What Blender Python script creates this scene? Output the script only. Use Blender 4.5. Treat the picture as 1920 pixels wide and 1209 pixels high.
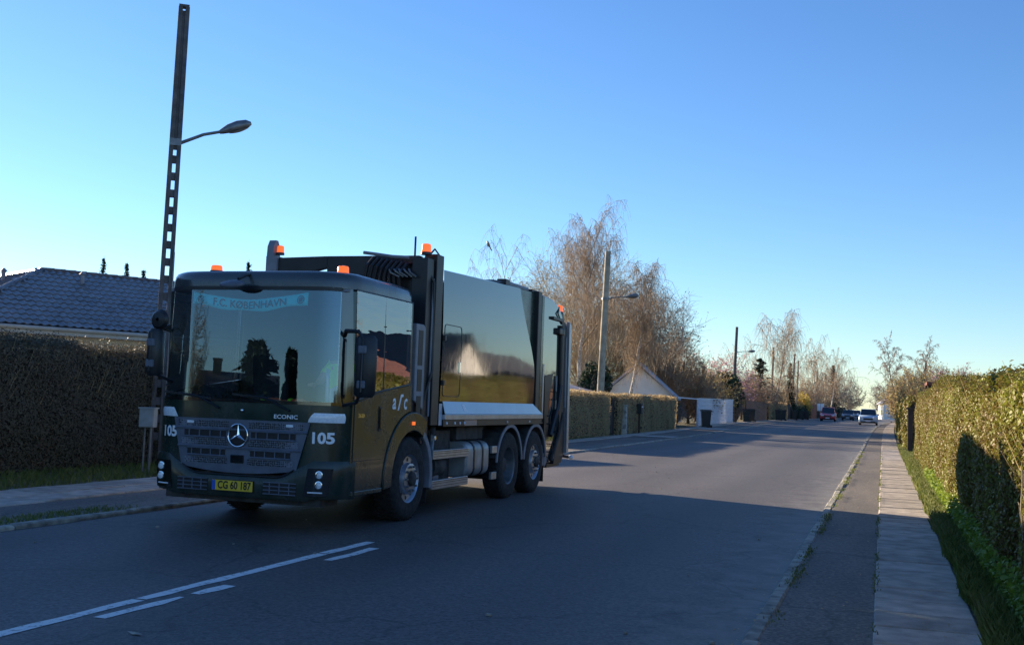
import bpy, bmesh, math, random
import numpy as np
from mathutils import Vector, Matrix

# ------------------------------------------------------------------ scene, camera, light
sc = bpy.context.scene
for o in list(bpy.data.objects):
    bpy.data.objects.remove(o)
COL = sc.collection
W, H = 1920, 1209
CAM_F, CAM_PITCH, CAM_ROLL, CAM_YAW, CAM_H = 2071.4, 0.0700, 0.0371, 0.3260, 1.5525
cd = bpy.data.cameras.new('camera'); cam = bpy.data.objects.new('camera', cd); COL.objects.link(cam)
cd.sensor_fit = 'HORIZONTAL'; cd.sensor_width = 36.0; cd.lens = CAM_F / W * 36.0
cd.clip_start = 0.1; cd.clip_end = 6000
fw = Vector((-math.sin(CAM_YAW) * math.cos(CAM_PITCH), math.cos(CAM_YAW) * math.cos(CAM_PITCH), math.sin(CAM_PITCH)))
rt = Vector((math.cos(CAM_YAW), math.sin(CAM_YAW), 0)); up = rt.cross(fw)
r2 = rt * math.cos(CAM_ROLL) + up * math.sin(CAM_ROLL); u2 = up * math.cos(CAM_ROLL) - rt * math.sin(CAM_ROLL)
M = Matrix((r2, u2, -fw)).transposed().to_4x4(); M.translation = Vector((0, 0, CAM_H)); cam.matrix_world = M
sc.camera = cam

SUN_AZ = 66.0      # degrees left of the road direction (+Y)
SUN_EL = 16.0
world = bpy.data.worlds.new('World'); sc.world = world; world.use_nodes = True
nt = world.node_tree; nt.nodes.clear()
sky = nt.nodes.new('ShaderNodeTexSky'); sky.sky_type = 'NISHITA'; sky.sun_disc = False
sky.sun_elevation = math.radians(SUN_EL); sky.sun_rotation = math.radians(-SUN_AZ)
sky.altitude = 0; sky.air_density = 1.0; sky.dust_density = 0.05; sky.ozone_density = 4.5
bg = nt.nodes.new('ShaderNodeBackground'); bg.inputs['Strength'].default_value = 0.086
wo = nt.nodes.new('ShaderNodeOutputWorld')
hs = nt.nodes.new('ShaderNodeHueSaturation'); hs.inputs['Saturation'].default_value = 1.09; hs.inputs['Hue'].default_value = 0.507
nt.links.new(sky.outputs[0], hs.inputs['Color']); nt.links.new(hs.outputs[0], bg.inputs[0]); nt.links.new(bg.outputs[0], wo.inputs[0])
sl = bpy.data.lights.new('sun', 'SUN'); sun = bpy.data.objects.new('sun', sl); COL.objects.link(sun)
sl.energy = 5.0; sl.angle = math.radians(0.53); sl.color = (1.0, 0.81, 0.58)
ce = math.cos(math.radians(SUN_EL))
sdir = Vector((-math.sin(math.radians(SUN_AZ)) * ce, math.cos(math.radians(SUN_AZ)) * ce, math.sin(math.radians(SUN_EL))))
sun.rotation_euler = sdir.to_track_quat('Z', 'Y').to_euler()
sc.view_settings.view_transform = 'Standard'; sc.view_settings.look = 'None'
sc.view_settings.gamma = 1.0; sc.view_settings.exposure = 1.3; sc.view_settings.use_curve_mapping = False

rnd = random.Random(7); RNG = np.random.default_rng(7)

# ------------------------------------------------------------------ materials
def mat(name, col, rough=0.6, metal=0.0, var=0.0, vscale=4.0, bump=0.0, bscale=20.0, ior=1.5, coat=0.0,
        emit=None, estr=0.0, col2=None, detail=6.0, alpha=1.0, trans=0.0, spec=None, rvar=0.0, dirt=0.0, orand=0.0):
    m = bpy.data.materials.new(name); m.use_nodes = True
    n = m.node_tree.nodes; l = m.node_tree.links; b = n['Principled BSDF']
    b.inputs['Base Color'].default_value = (*col, 1); b.inputs['Roughness'].default_value = rough
    b.inputs['Metallic'].default_value = metal; b.inputs['IOR'].default_value = ior
    b.inputs['Coat Weight'].default_value = coat; b.inputs['Coat Roughness'].default_value = 0.03
    if trans: b.inputs['Transmission Weight'].default_value = trans
    if emit: b.inputs['Emission Color'].default_value = (*emit, 1); b.inputs['Emission Strength'].default_value = estr
    tc = None
    if var or bump or col2:
        tc = n.new('ShaderNodeNewGeometry')
    if var or col2:
        t = n.new('ShaderNodeTexNoise'); t.inputs['Scale'].default_value = vscale; t.inputs['Detail'].default_value = detail
        l.new(tc.outputs['Position'], t.inputs['Vector'])
        r = n.new('ShaderNodeValToRGB'); c2 = col2 or col
        r.color_ramp.elements[0].position = 0.32; r.color_ramp.elements[1].position = 0.68
        r.color_ramp.elements[0].color = (*[c * (1 - var) for c in col], 1)
        r.color_ramp.elements[1].color = (*[min(1, c * (1 + var)) for c in c2], 1)
        l.new(t.outputs['Fac'], r.inputs['Fac']); l.new(r.outputs['Color'], b.inputs['Base Color'])
    if rvar:
        g2 = n.new('ShaderNodeNewGeometry'); t3 = n.new('ShaderNodeTexNoise'); t3.inputs['Scale'].default_value = 3.0; t3.inputs['Detail'].default_value = 9; t3.inputs['Roughness'].default_value = .7
        l.new(g2.outputs['Position'], t3.inputs['Vector']); mr = n.new('ShaderNodeMapRange'); mr.inputs['From Min'].default_value = .35; mr.inputs['From Max'].default_value = .75
        mr.inputs['To Min'].default_value = rough * .6; mr.inputs['To Max'].default_value = rough + rvar; l.new(t3.outputs['Fac'], mr.inputs['Value']); l.new(mr.outputs[0], b.inputs['Roughness'])
        if dirt:
            sx_ = n.new('ShaderNodeSeparateXYZ'); l.new(g2.outputs['Position'], sx_.inputs[0]); t4 = n.new('ShaderNodeTexNoise'); t4.inputs['Scale'].default_value = 7.0; t4.inputs['Detail'].default_value = 8
            mp = n.new('ShaderNodeMapping'); mp.inputs['Scale'].default_value = (1, 1, .25); l.new(g2.outputs['Position'], mp.inputs['Vector']); l.new(mp.outputs[0], t4.inputs['Vector'])
            zf = n.new('ShaderNodeMapRange'); zf.inputs['From Min'].default_value = 1.5; zf.inputs['From Max'].default_value = .35; zf.inputs['To Min'].default_value = .0; zf.inputs['To Max'].default_value = .32; l.new(sx_.outputs['Z'], zf.inputs['Value'])
            ad = n.new('ShaderNodeMath'); ad.operation = 'ADD'; l.new(zf.outputs[0], ad.inputs[0]); l.new(t4.outputs['Fac'], ad.inputs[1])
            df = n.new('ShaderNodeMapRange'); df.inputs['From Min'].default_value = .55; df.inputs['From Max'].default_value = 1.0; df.inputs['To Max'].default_value = dirt; l.new(ad.outputs[0], df.inputs['Value'])
            mxc = n.new('ShaderNodeMix'); mxc.data_type = 'RGBA'; l.new(df.outputs[0], mxc.inputs[0]); mxc.inputs[6].default_value = (*col, 1); mxc.inputs[7].default_value = (.085, .08, .07, 1); l.new(mxc.outputs[2], b.inputs['Base Color'])
    if orand:
        oi = n.new('ShaderNodeObjectInfo'); mm = n.new('ShaderNodeMapRange'); mm.inputs['To Min'].default_value = 1 - orand; mm.inputs['To Max'].default_value = 1 + orand; l.new(oi.outputs['Random'], mm.inputs['Value'])
        mh = n.new('ShaderNodeMix'); mh.data_type = 'RGBA'; mh.blend_type = 'MULTIPLY'; mh.inputs[0].default_value = 1; l.new(mm.outputs[0], mh.inputs[7])
        src = b.inputs['Base Color'].links[0].from_socket if b.inputs['Base Color'].links else None
        if src: l.new(src, mh.inputs[6])
        else: mh.inputs[6].default_value = (*col, 1)
        l.new(mh.outputs[2], b.inputs['Base Color'])
    if bump:
        t2 = n.new('ShaderNodeTexNoise'); t2.inputs['Scale'].default_value = bscale; t2.inputs['Detail'].default_value = 5
        l.new(tc.outputs['Position'], t2.inputs['Vector'])
        bp = n.new('ShaderNodeBump'); bp.inputs['Strength'].default_value = bump; bp.inputs['Distance'].default_value = 0.02
        l.new(t2.outputs['Fac'], bp.inputs['Height']); l.new(bp.outputs['Normal'], b.inputs['Normal'])
    return m

def leafmat(name, cols, rough=0.6, transl=0.25):
    """each leaf / twig island gets its own colour from the ramp"""
    m = bpy.data.materials.new(name); m.use_nodes = True
    n = m.node_tree.nodes; l = m.node_tree.links; b = n['Principled BSDF']
    g = n.new('ShaderNodeNewGeometry'); r = n.new('ShaderNodeValToRGB'); r.color_ramp.interpolation = 'LINEAR'
    el = r.color_ramp.elements
    while len(el) < len(cols): el.new(0.5)
    for i, c in enumerate(cols):
        el[i].position = i / max(1, len(cols) - 1); el[i].color = (*c, 1)
    t = n.new('ShaderNodeTexNoise'); t.inputs['Scale'].default_value = 0.9; l.new(g.outputs['Position'], t.inputs['Vector'])
    mx = n.new('ShaderNodeMath'); mx.operation = 'MULTIPLY_ADD'; mx.inputs[1].default_value = 0.62
    s2 = n.new('ShaderNodeMath'); s2.operation = 'MULTIPLY_ADD'; s2.inputs[1].default_value = 0.9; s2.inputs[2].default_value = -0.27
    l.new(t.outputs['Fac'], s2.inputs[0]); l.new(g.outputs['Random Per Island'], mx.inputs[0]); l.new(s2.outputs[0], mx.inputs[2])
    l.new(mx.outputs[0], r.inputs['Fac']); l.new(r.outputs['Color'], b.inputs['Base Color'])
    b.inputs['Roughness'].default_value = rough; b.inputs['Specular IOR Level'].default_value = 0.3
    if transl > 0:
        tr = n.new('ShaderNodeBsdfTranslucent'); l.new(r.outputs['Color'], tr.inputs['Color'])
        ms = n.new('ShaderNodeMixShader'); ms.inputs[0].default_value = transl
        l.new(b.outputs[0], ms.inputs[1]); l.new(tr.outputs[0], ms.inputs[2]); l.new(ms.outputs[0], n['Material Output'].inputs['Surface'])
    return m

def glassmat(name, refl, tint=(0.6, 0.7, 0.7), bump=0.0, bscale=3.0, rough=0.0, stretch=None, tintc=(.9, .95, 1)):
    m = bpy.data.materials.new(name); m.use_nodes = True
    n = m.node_tree.nodes; l = m.node_tree.links; n.clear()
    out = n.new('ShaderNodeOutputMaterial'); tr = n.new('ShaderNodeBsdfTransparent'); tr.inputs[0].default_value = (*tint, 1)
    gl = n.new('ShaderNodeBsdfGlossy'); gl.inputs['Roughness'].default_value = rough; gl.inputs['Color'].default_value = (*tintc, 1)
    lw = n.new('ShaderNodeLayerWeight'); lw.inputs['Blend'].default_value = 0.35
    ma = n.new('ShaderNodeMath'); ma.operation = 'MULTIPLY_ADD'; ma.inputs[1].default_value = 0.6; ma.inputs[2].default_value = refl; ma.use_clamp = True
    l.new(lw.outputs['Fresnel'], ma.inputs[0])
    ms = n.new('ShaderNodeMixShader'); l.new(ma.outputs[0], ms.inputs[0]); l.new(tr.outputs[0], ms.inputs[1]); l.new(gl.outputs[0], ms.inputs[2])
    l.new(ms.outputs[0], out.inputs['Surface'])
    if bump:
        g = n.new('ShaderNodeNewGeometry'); mp = n.new('ShaderNodeMapping'); mp.inputs['Scale'].default_value = stretch or (1, 1, 1)
        t = n.new('ShaderNodeTexNoise'); t.inputs['Scale'].default_value = bscale; t.inputs['Detail'].default_value = 1
        l.new(g.outputs['Position'], mp.inputs['Vector']); l.new(mp.outputs[0], t.inputs['Vector'])
        bp = n.new('ShaderNodeBump'); bp.inputs['Strength'].default_value = bump; bp.inputs['Distance'].default_value = 0.01
        l.new(t.outputs['Fac'], bp.inputs['Height']); l.new(bp.outputs['Normal'], gl.inputs['Normal']); l.new(bp.outputs['Normal'], lw.inputs['Normal'])
    return m

def ground_asphalt(name, base, base2, rough=0.8, patch=0.35, spec=0.5, tracks=1.0):
    m = bpy.data.materials.new(name); m.use_nodes = True
    n = m.node_tree.nodes; l = m.node_tree.links; b = n['Principled BSDF']
    g = n.new('ShaderNodeNewGeometry')
    big = n.new('ShaderNodeTexNoise'); big.inputs['Scale'].default_value = patch; big.inputs['Detail'].default_value = 5
    mp = n.new('ShaderNodeMapping'); mp.inputs['Scale'].default_value = (1.0, 0.25, 1); l.new(g.outputs['Position'], mp.inputs['Vector']); l.new(mp.outputs[0], big.inputs['Vector'])
    r = n.new('ShaderNodeValToRGB'); r.color_ramp.elements[0].position = .35; r.color_ramp.elements[1].position = .65
    r.color_ramp.elements[0].color = (*base, 1); r.color_ramp.elements[1].color = (*base2, 1); l.new(big.outputs['Fac'], r.inputs['Fac'])
    fine = n.new('ShaderNodeTexVoronoi'); fine.inputs['Scale'].default_value = 48; l.new(g.outputs['Position'], fine.inputs['Vector'])
    sp = n.new('ShaderNodeValToRGB'); sp.color_ramp.elements[0].color = (.55, .55, .58, 1); sp.color_ramp.elements[1].color = (1.5, 1.47, 1.42, 1)
    l.new(fine.outputs['Color'], sp.inputs['Fac'])
    mu = n.new('ShaderNodeMix'); mu.data_type = 'RGBA'; mu.blend_type = 'MULTIPLY'; mu.inputs[0].default_value = 1
    l.new(r.outputs['Color'], mu.inputs[6]); l.new(sp.outputs['Color'], mu.inputs[7])
    sxy = n.new('ShaderNodeSeparateXYZ'); l.new(g.outputs['Position'], sxy.inputs[0])
    md = n.new('ShaderNodeTexNoise'); md.inputs['Scale'].default_value = 22; md.inputs['Detail'].default_value = 8; md.inputs['Roughness'].default_value = .8; l.new(g.outputs['Position'], md.inputs['Vector'])
    mdr = n.new('ShaderNodeValToRGB'); mdr.color_ramp.elements[0].position = .3; mdr.color_ramp.elements[1].position = .72; mdr.color_ramp.elements[0].color = (.6, .6, .6, 1); mdr.color_ramp.elements[1].color = (1.5, 1.47, 1.4, 1); l.new(md.outputs['Fac'], mdr.inputs['Fac'])
    mm0 = n.new('ShaderNodeMix'); mm0.data_type = 'RGBA'; mm0.blend_type = 'MULTIPLY'; mm0.inputs[0].default_value = 1; l.new(mu.outputs[2], mm0.inputs[6]); l.new(mdr.outputs[0], mm0.inputs[7])
    # wheel tracks polished darker along the lanes, pale grit towards the right kerb
    wv = n.new('ShaderNodeMath'); wv.operation = 'SINE'; k1 = n.new('ShaderNodeMath'); k1.operation = 'MULTIPLY_ADD'; k1.inputs[1].default_value = 3.45; k1.inputs[2].default_value = 1.1; l.new(sxy.outputs['X'], k1.inputs[0]); l.new(k1.outputs[0], wv.inputs[0])
    wr_ = n.new('ShaderNodeMapRange'); wr_.inputs['From Min'].default_value = -1; wr_.inputs['To Min'].default_value = .86; wr_.inputs['To Max'].default_value = 1.08; l.new(wv.outputs[0], wr_.inputs['Value'])
    mm1 = n.new('ShaderNodeMix'); mm1.data_type = 'RGBA'; mm1.blend_type = 'MULTIPLY'; mm1.inputs[0].default_value = tracks; l.new(mm0.outputs[2], mm1.inputs[6]); l.new(wr_.outputs[0], mm1.inputs[7])
    gn = n.new('ShaderNodeTexNoise'); gn.inputs['Scale'].default_value = 2.6; gn.inputs['Detail'].default_value = 9; gn.inputs['Roughness'].default_value = .72; l.new(g.outputs['Position'], gn.inputs['Vector'])
    ge = n.new('ShaderNodeMapRange'); ge.inputs['From Min'].default_value = -2.0; ge.inputs['From Max'].default_value = -.8; ge.inputs['To Max'].default_value = .42; l.new(sxy.outputs['X'], ge.inputs['Value'])
    ga = n.new('ShaderNodeMath'); ga.operation = 'ADD'; l.new(gn.outputs['Fac'], ga.inputs[0]); l.new(ge.outputs[0], ga.inputs[1])
    gf = n.new('ShaderNodeMapRange'); gf.inputs['From Min'].default_value = .62; gf.inputs['From Max'].default_value = .95; gf.inputs['To Max'].default_value = .75 * tracks; l.new(ga.outputs[0], gf.inputs['Value'])
    mm2 = n.new('ShaderNodeMix'); mm2.data_type = 'RGBA'; l.new(gf.outputs[0], mm2.inputs[0]); l.new(mm1.outputs[2], mm2.inputs[6]); mm2.inputs[7].default_value = (.235, .225, .2, 1)
    mu = mm2
    crk = n.new('ShaderNodeTexVoronoi'); crk.feature = 'DISTANCE_TO_EDGE'; crk.inputs['Scale'].default_value = 0.32
    wn = n.new('ShaderNodeTexNoise'); wn.inputs['Scale'].default_value = 1.4; wn.inputs['Detail'].default_value = 6; l.new(g.outputs['Position'], wn.inputs['Vector'])
    av = n.new('ShaderNodeVectorMath'); av.operation = 'ADD'; l.new(g.outputs['Position'], av.inputs[0]); l.new(wn.outputs['Color'], av.inputs[1]); l.new(av.outputs[0], crk.inputs['Vector'])
    cr = n.new('ShaderNodeValToRGB'); cr.color_ramp.elements[0].color = (.45, .45, .45, 1); cr.color_ramp.elements[1].color = (1, 1, 1, 1); cr.color_ramp.elements[1].position = 0.012
    l.new(crk.outputs['Distance'], cr.inputs['Fac'])
    mu2 = n.new('ShaderNodeMix'); mu2.data_type = 'RGBA'; mu2.blend_type = 'MULTIPLY'; mu2.inputs[0].default_value = .7
    l.new(mu.outputs[2], mu2.inputs[6]); l.new(cr.outputs['Color'], mu2.inputs[7]); l.new(mu2.outputs[2], b.inputs['Base Color'])
    b.inputs['Roughness'].default_value = rough; b.inputs['Specular IOR Level'].default_value = spec
    bp = n.new('ShaderNodeBump'); bp.inputs['Strength'].default_value = 0.5; bp.inputs['Distance'].default_value = 0.006
    l.new(fine.outputs['Distance'], bp.inputs['Height']); l.new(bp.outputs['Normal'], b.inputs['Normal'])
    return m

def line_paint():
    m = bpy.data.materials.new('road_paint'); m.use_nodes = True
    n = m.node_tree.nodes; l = m.node_tree.links; b = n['Principled BSDF']
    g = n.new('ShaderNodeNewGeometry'); t = n.new('ShaderNodeTexNoise'); t.inputs['Scale'].default_value = 14; t.inputs['Detail'].default_value = 8
    t.inputs['Roughness'].default_value = .75
    l.new(g.outputs['Position'], t.inputs['Vector'])
    r = n.new('ShaderNodeValToRGB'); r.color_ramp.elements[0].position = .34; r.color_ramp.elements[1].position = .47
    r.color_ramp.elements[0].color = (.13, .13, .13, 1); r.color_ramp.elements[1].color = (.74, .74, .72, 1)
    l.new(t.outputs['Fac'], r.inputs['Fac']); l.new(r.outputs['Color'], b.inputs['Base Color']); b.inputs['Roughness'].default_value = .7
    return m

MT = {}
MT['road'] = ground_asphalt('asphalt', (.076, .070, .069), (.108, .099, .095), rough=.66)
MT['strip'] = ground_asphalt('old_asphalt', (.115, .105, .094), (.17, .152, .13), patch=1.2, tracks=0.0)
MT['slab'] = mat('concrete_slab', (.41, .36, .305), .85, var=.28, vscale=5, bump=.5, bscale=50, orand=.16)
MT['kerb'] = mat('kerb_granite', orand=.18, col=(.25, .245, .22), rough=.85, var=.35, vscale=7, bump=.5, bscale=40, col2=(.36, .34, .28))
MT['moss'] = mat('moss_dirt', (.10, .105, .05), .95, var=.5, vscale=9, bump=.6, bscale=50, col2=(.13, .11, .07))
MT['earth'] = mat('garden_ground', (.05, .07, .025), .95, var=.5, vscale=1.3, bump=.6, bscale=12, col2=(.08, .07, .035))
MT['paint'] = line_paint()
MT['truck'] = mat('dark_green_paint', (.013, .031, .025), .24, ior=1.42, coat=.12, rvar=.16, dirt=.55)
MT['truck_roof'] = mat('satin_sky_tint_roof', (.035, .045, .05), .3, ior=1.6, coat=.5, rvar=.15)  # satin finish, with the sky's reflection partly put into a paler blue-grey base
MT['truck_mirror'] = mat('polished_dark_green_panel', (.014, .022, .022), .06, ior=2.1, coat=.6, bump=.12, bscale=1.5, rvar=.06, dirt=.3)
MT['black'] = mat('black_satin', (.012, .013, .016), .42, var=.3, vscale=5)
MT['blackgloss'] = mat('black_gloss', (.008, .009, .011), .08, ior=1.9)
MT['rubber'] = mat('tyre_rubber', (.016, .016, .017), .85, var=.35, vscale=18, bump=.15, bscale=60, col2=(.03, .028, .026))
MT['chassis'] = mat('dirty_chassis', (.035, .034, .034), .75, var=.5, vscale=6, bump=.3, bscale=20, col2=(.06, .055, .05))
MT['grille'] = mat('grey_plastic', (.11, .125, .16), .5, var=.15, vscale=8)
MT['alu'] = mat('aluminium', (.42, .45, .5), .38, metal=.85, var=.12, vscale=6)
MT['tank'] = mat('painted_tank', (.36, .36, .35), .42, metal=.35, var=.25, vscale=5)
MT['lightpanel'] = mat('light_grey_panel', (.42, .5, .6), .22, ior=1.8, var=.06, vscale=2)
MT['chrome'] = mat('chrome', (.8, .82, .85), .12, metal=1)
MT['white'] = mat('white_vinyl', (.85, .86, .88), .45)
MT['lens'] = mat('clear_lens', (.85, .87, .9), .12, ior=1.6, var=.1, vscale=40)
MT['orange'] = mat('orange_lens', (.95, .16, .02), .2, emit=(1.0, .18, .03), estr=.35)  # emission stands in for sunlight glowing through the lens
MT['yellowplate'] = mat('yellow_plate', (.75, .5, .03), .5)
MT['blueband'] = mat('blue_band', (.02, .1, .5), .5)
MT['ink'] = mat('black_ink', (.01, .01, .012), .5)
MT['greyplastic'] = mat('light_grey_plastic', (.2, .21, .24), .5, var=.15, vscale=7)
MT['scarf'] = mat('teal_scarf', (.0, .8, .86), .9)
MT['scarfink'] = mat('scarf_lettering', (.002, .02, .05), .9)
MT['hivis'] = mat('hi_vis_fabric', (.42, .95, .05), .8, bump=.3, bscale=20)
MT['skin'] = mat('skin', (.5, .3, .22), .55)
MT['dark_cloth'] = mat('dark_cloth', (.03, .035, .05), .9, bump=.3, bscale=30)
MT['hair'] = mat('brown_hair', (.06, .04, .025), .8, bump=.5, bscale=80)
MT['glove'] = mat('glove_orange', (.75, .16, .06), .8)
MT['wind'] = glassmat('windscreen_glass', .13, (.86, .9, .9), bump=.03, bscale=1.2, tintc=(.62, .84, 1))
MT['sideglass'] = glassmat('side_window_glass', .28, (.7, .78, .76), bump=.09, bscale=3.0, stretch=(1, 1, 3.5))
MT['carglass'] = mat('dark_car_glass', (.015, .02, .025), .06, ior=1.8)
MT['pole'] = mat('concrete_pole', (.12, .11, .11), .9, var=.3, vscale=5, bump=.4, bscale=30)
MT['pole_light'] = mat('pale_timber_pole', (.33, .29, .22), .85, var=.3, vscale=3, bump=.4, bscale=20)
MT['steel'] = mat('galvanised_steel', (.2, .21, .22), .5, metal=.6, var=.2, vscale=8)
MT['lampcover'] = mat('lamp_cover', (.25, .26, .28), .25)
MT['cabinet'] = mat('cabinet_grey', (.36, .38, .37), .6, var=.12, vscale=10)
MT['tile'] = mat('glazed_tile', (.115, .118, .13), .32, ior=1.8, var=.3, vscale=3, orand=.2)
MT['tile_brown'] = mat('brown_tile', (.12, .085, .07), .3, var=.3, vscale=5)
MT['tile_red'] = mat('red_tile', (.2, .075, .05), .7, var=.3, vscale=4)
MT['wall_cream'] = mat('cream_render', (.62, .57, .46), .85, var=.08, vscale=2, bump=.2, bscale=40)
MT['wall_white'] = mat('white_render', (.78, .76, .72), .85, var=.06, vscale=2, bump=.2, bscale=40)
MT['brick'] = mat('yellow_brick_wall', (.4, .27, .15), .85, var=.25, vscale=14, bump=.3, bscale=30)
MT['gutter'] = mat('gutter_white', (.36, .36, .34), .5, var=.1, vscale=3)
MT['roof_pale'] = mat('pale_roof_sheet', (.36, .36, .4), .6, var=.15, vscale=2)
MT['roof_dark'] = mat('dark_roof_felt', (.06, .06, .07), .8, var=.2, vscale=3)
MT['wood_orange'] = mat('orange_fence_board', (.22, .105, .06), .8, var=.25, vscale=4, bump=.2, bscale=25)
MT['wood_dark'] = mat('dark_fence_board', (.05, .035, .028), .85, var=.3, vscale=4)
MT['white_fence'] = mat('white_fence_paint', (.72, .74, .78), .6, var=.1, vscale=5)
MT['bin'] = mat('bin_plastic', (.018, .022, .022), .5)
MT['window'] = mat('window_pane', (.02, .025, .03), .08, ior=1.6)
MT['bark_birch'] = mat('birch_bark', (.5, .44, .37), .8, var=.5, vscale=7, col2=(.62, .55, .47))
MT['bark'] = mat('brown_bark', (.12, .09, .07), .9, var=.4, vscale=8, bump=.4, bscale=20)
MT['twig_birch'] = leafmat('birch_twigs', [(.2, .145, .10), (.34, .25, .17), (.48, .37, .25)], .8, 0)
MT['twig_tan'] = leafmat('tan_twigs', [(.2, .14, .085), (.38, .27, .14), (.5, .4, .2)], .8, 0)
MT['twig_grey'] = leafmat('grey_twigs', [(.14, .125, .12), (.24, .21, .19), (.32, .27, .23)], .8, 0)
MT['bud_tan'] = leafmat('spring_buds', [(.36, .27, .11), (.5, .41, .16), (.45, .43, .16)], .7, .3)
MT['bud_red'] = leafmat('red_catkins', [(.25, .155, .11), (.36, .235, .16), (.43, .3, .2)], .8, .2)
MT['blossom'] = leafmat('pink_blossom', [(.5, .25, .27), (.68, .4, .42), (.75, .52, .52)], .7, .35)
MT['forsythia'] = leafmat('yellow_blossom', [(.4, .27, .06), (.55, .4, .08), (.5, .38, .13)], .7, .3)
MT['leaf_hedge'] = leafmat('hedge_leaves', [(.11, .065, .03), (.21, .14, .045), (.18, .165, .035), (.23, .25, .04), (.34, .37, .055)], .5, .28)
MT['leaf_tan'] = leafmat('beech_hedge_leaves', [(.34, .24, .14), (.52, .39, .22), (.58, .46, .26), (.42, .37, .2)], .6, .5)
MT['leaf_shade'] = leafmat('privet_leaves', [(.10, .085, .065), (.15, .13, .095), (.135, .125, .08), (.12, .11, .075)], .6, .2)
MT['leaf_dark'] = leafmat('evergreen_leaves', [(.012, .03, .014), (.022, .055, .022), (.035, .075, .03)], .5, .15)
MT['leaf_bright'] = leafmat('young_leaves', [(.12, .19, .03), (.22, .31, .035), (.28, .34, .05)], .5, .4)
MT['grass'] = leafmat('grass_blades', [(.06, .085, .025), (.12, .165, .035), (.19, .21, .06), (.28, .24, .12)], .6, .3)
MT['core'] = mat('hedge_core', (.035, .028, .018), .95, var=.4, vscale=10, bump=.6, bscale=30)
MT['needle_pale'] = leafmat('cedar_needles', [(.05, .06, .045), (.08, .095, .065), (.11, .11, .08)], .7, .1)
MT['needle'] = leafmat('conifer_needles', [(.012, .025, .016), (.025, .05, .025), (.04, .065, .03)], .6, .1)

# ------------------------------------------------------------------ mesh helpers
def link(o, parent=None):
    COL.objects.link(o)
    if parent is not None: o.parent = parent
    return o

def raw(name, v, f, m, parent=None, smooth=False, ang=35, bevel=0.0, mats=None, mi=None):
    me = bpy.data.meshes.new(name); me.from_pydata(v, [], f)
    if m is not None: me.materials.append(MT[m] if isinstance(m, str) else m)
    for q in (mats or []): me.materials.append(MT[q])
    if mi is not None: me.polygons.foreach_set('material_index', mi)
    if smooth:
        me.polygons.foreach_set('use_smooth', [True] * len(me.polygons)); me.set_sharp_from_angle(angle=math.radians(ang))
    me.update()
    o = link(bpy.data.objects.new(name, me), parent)
    if bevel:
        b = o.modifiers.new('bevel', 'BEVEL'); b.width = bevel; b.segments = 2; b.limit_method = 'ANGLE'; b.angle_limit = math.radians(40)
    return o

def quads(name, V, m, parent=None):
    """V: (n,4,3) array of quads -> one mesh, quickly"""
    n = len(V); me = bpy.data.meshes.new(name)
    me.vertices.add(n * 4); me.loops.add(n * 4); me.polygons.add(n)
    me.vertices.foreach_set('co', np.ascontiguousarray(V, dtype=np.float32).reshape(-1))
    me.loops.foreach_set('vertex_index', np.arange(n * 4, dtype=np.int32))
    me.polygons.foreach_set('loop_start', np.arange(0, n * 4, 4, dtype=np.int32))
    me.polygons.foreach_set('loop_total', np.full(n, 4, dtype=np.int32))
    me.materials.append(MT[m]); me.update(calc_edges=True)
    return link(bpy.data.objects.new(name, me), parent)

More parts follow.
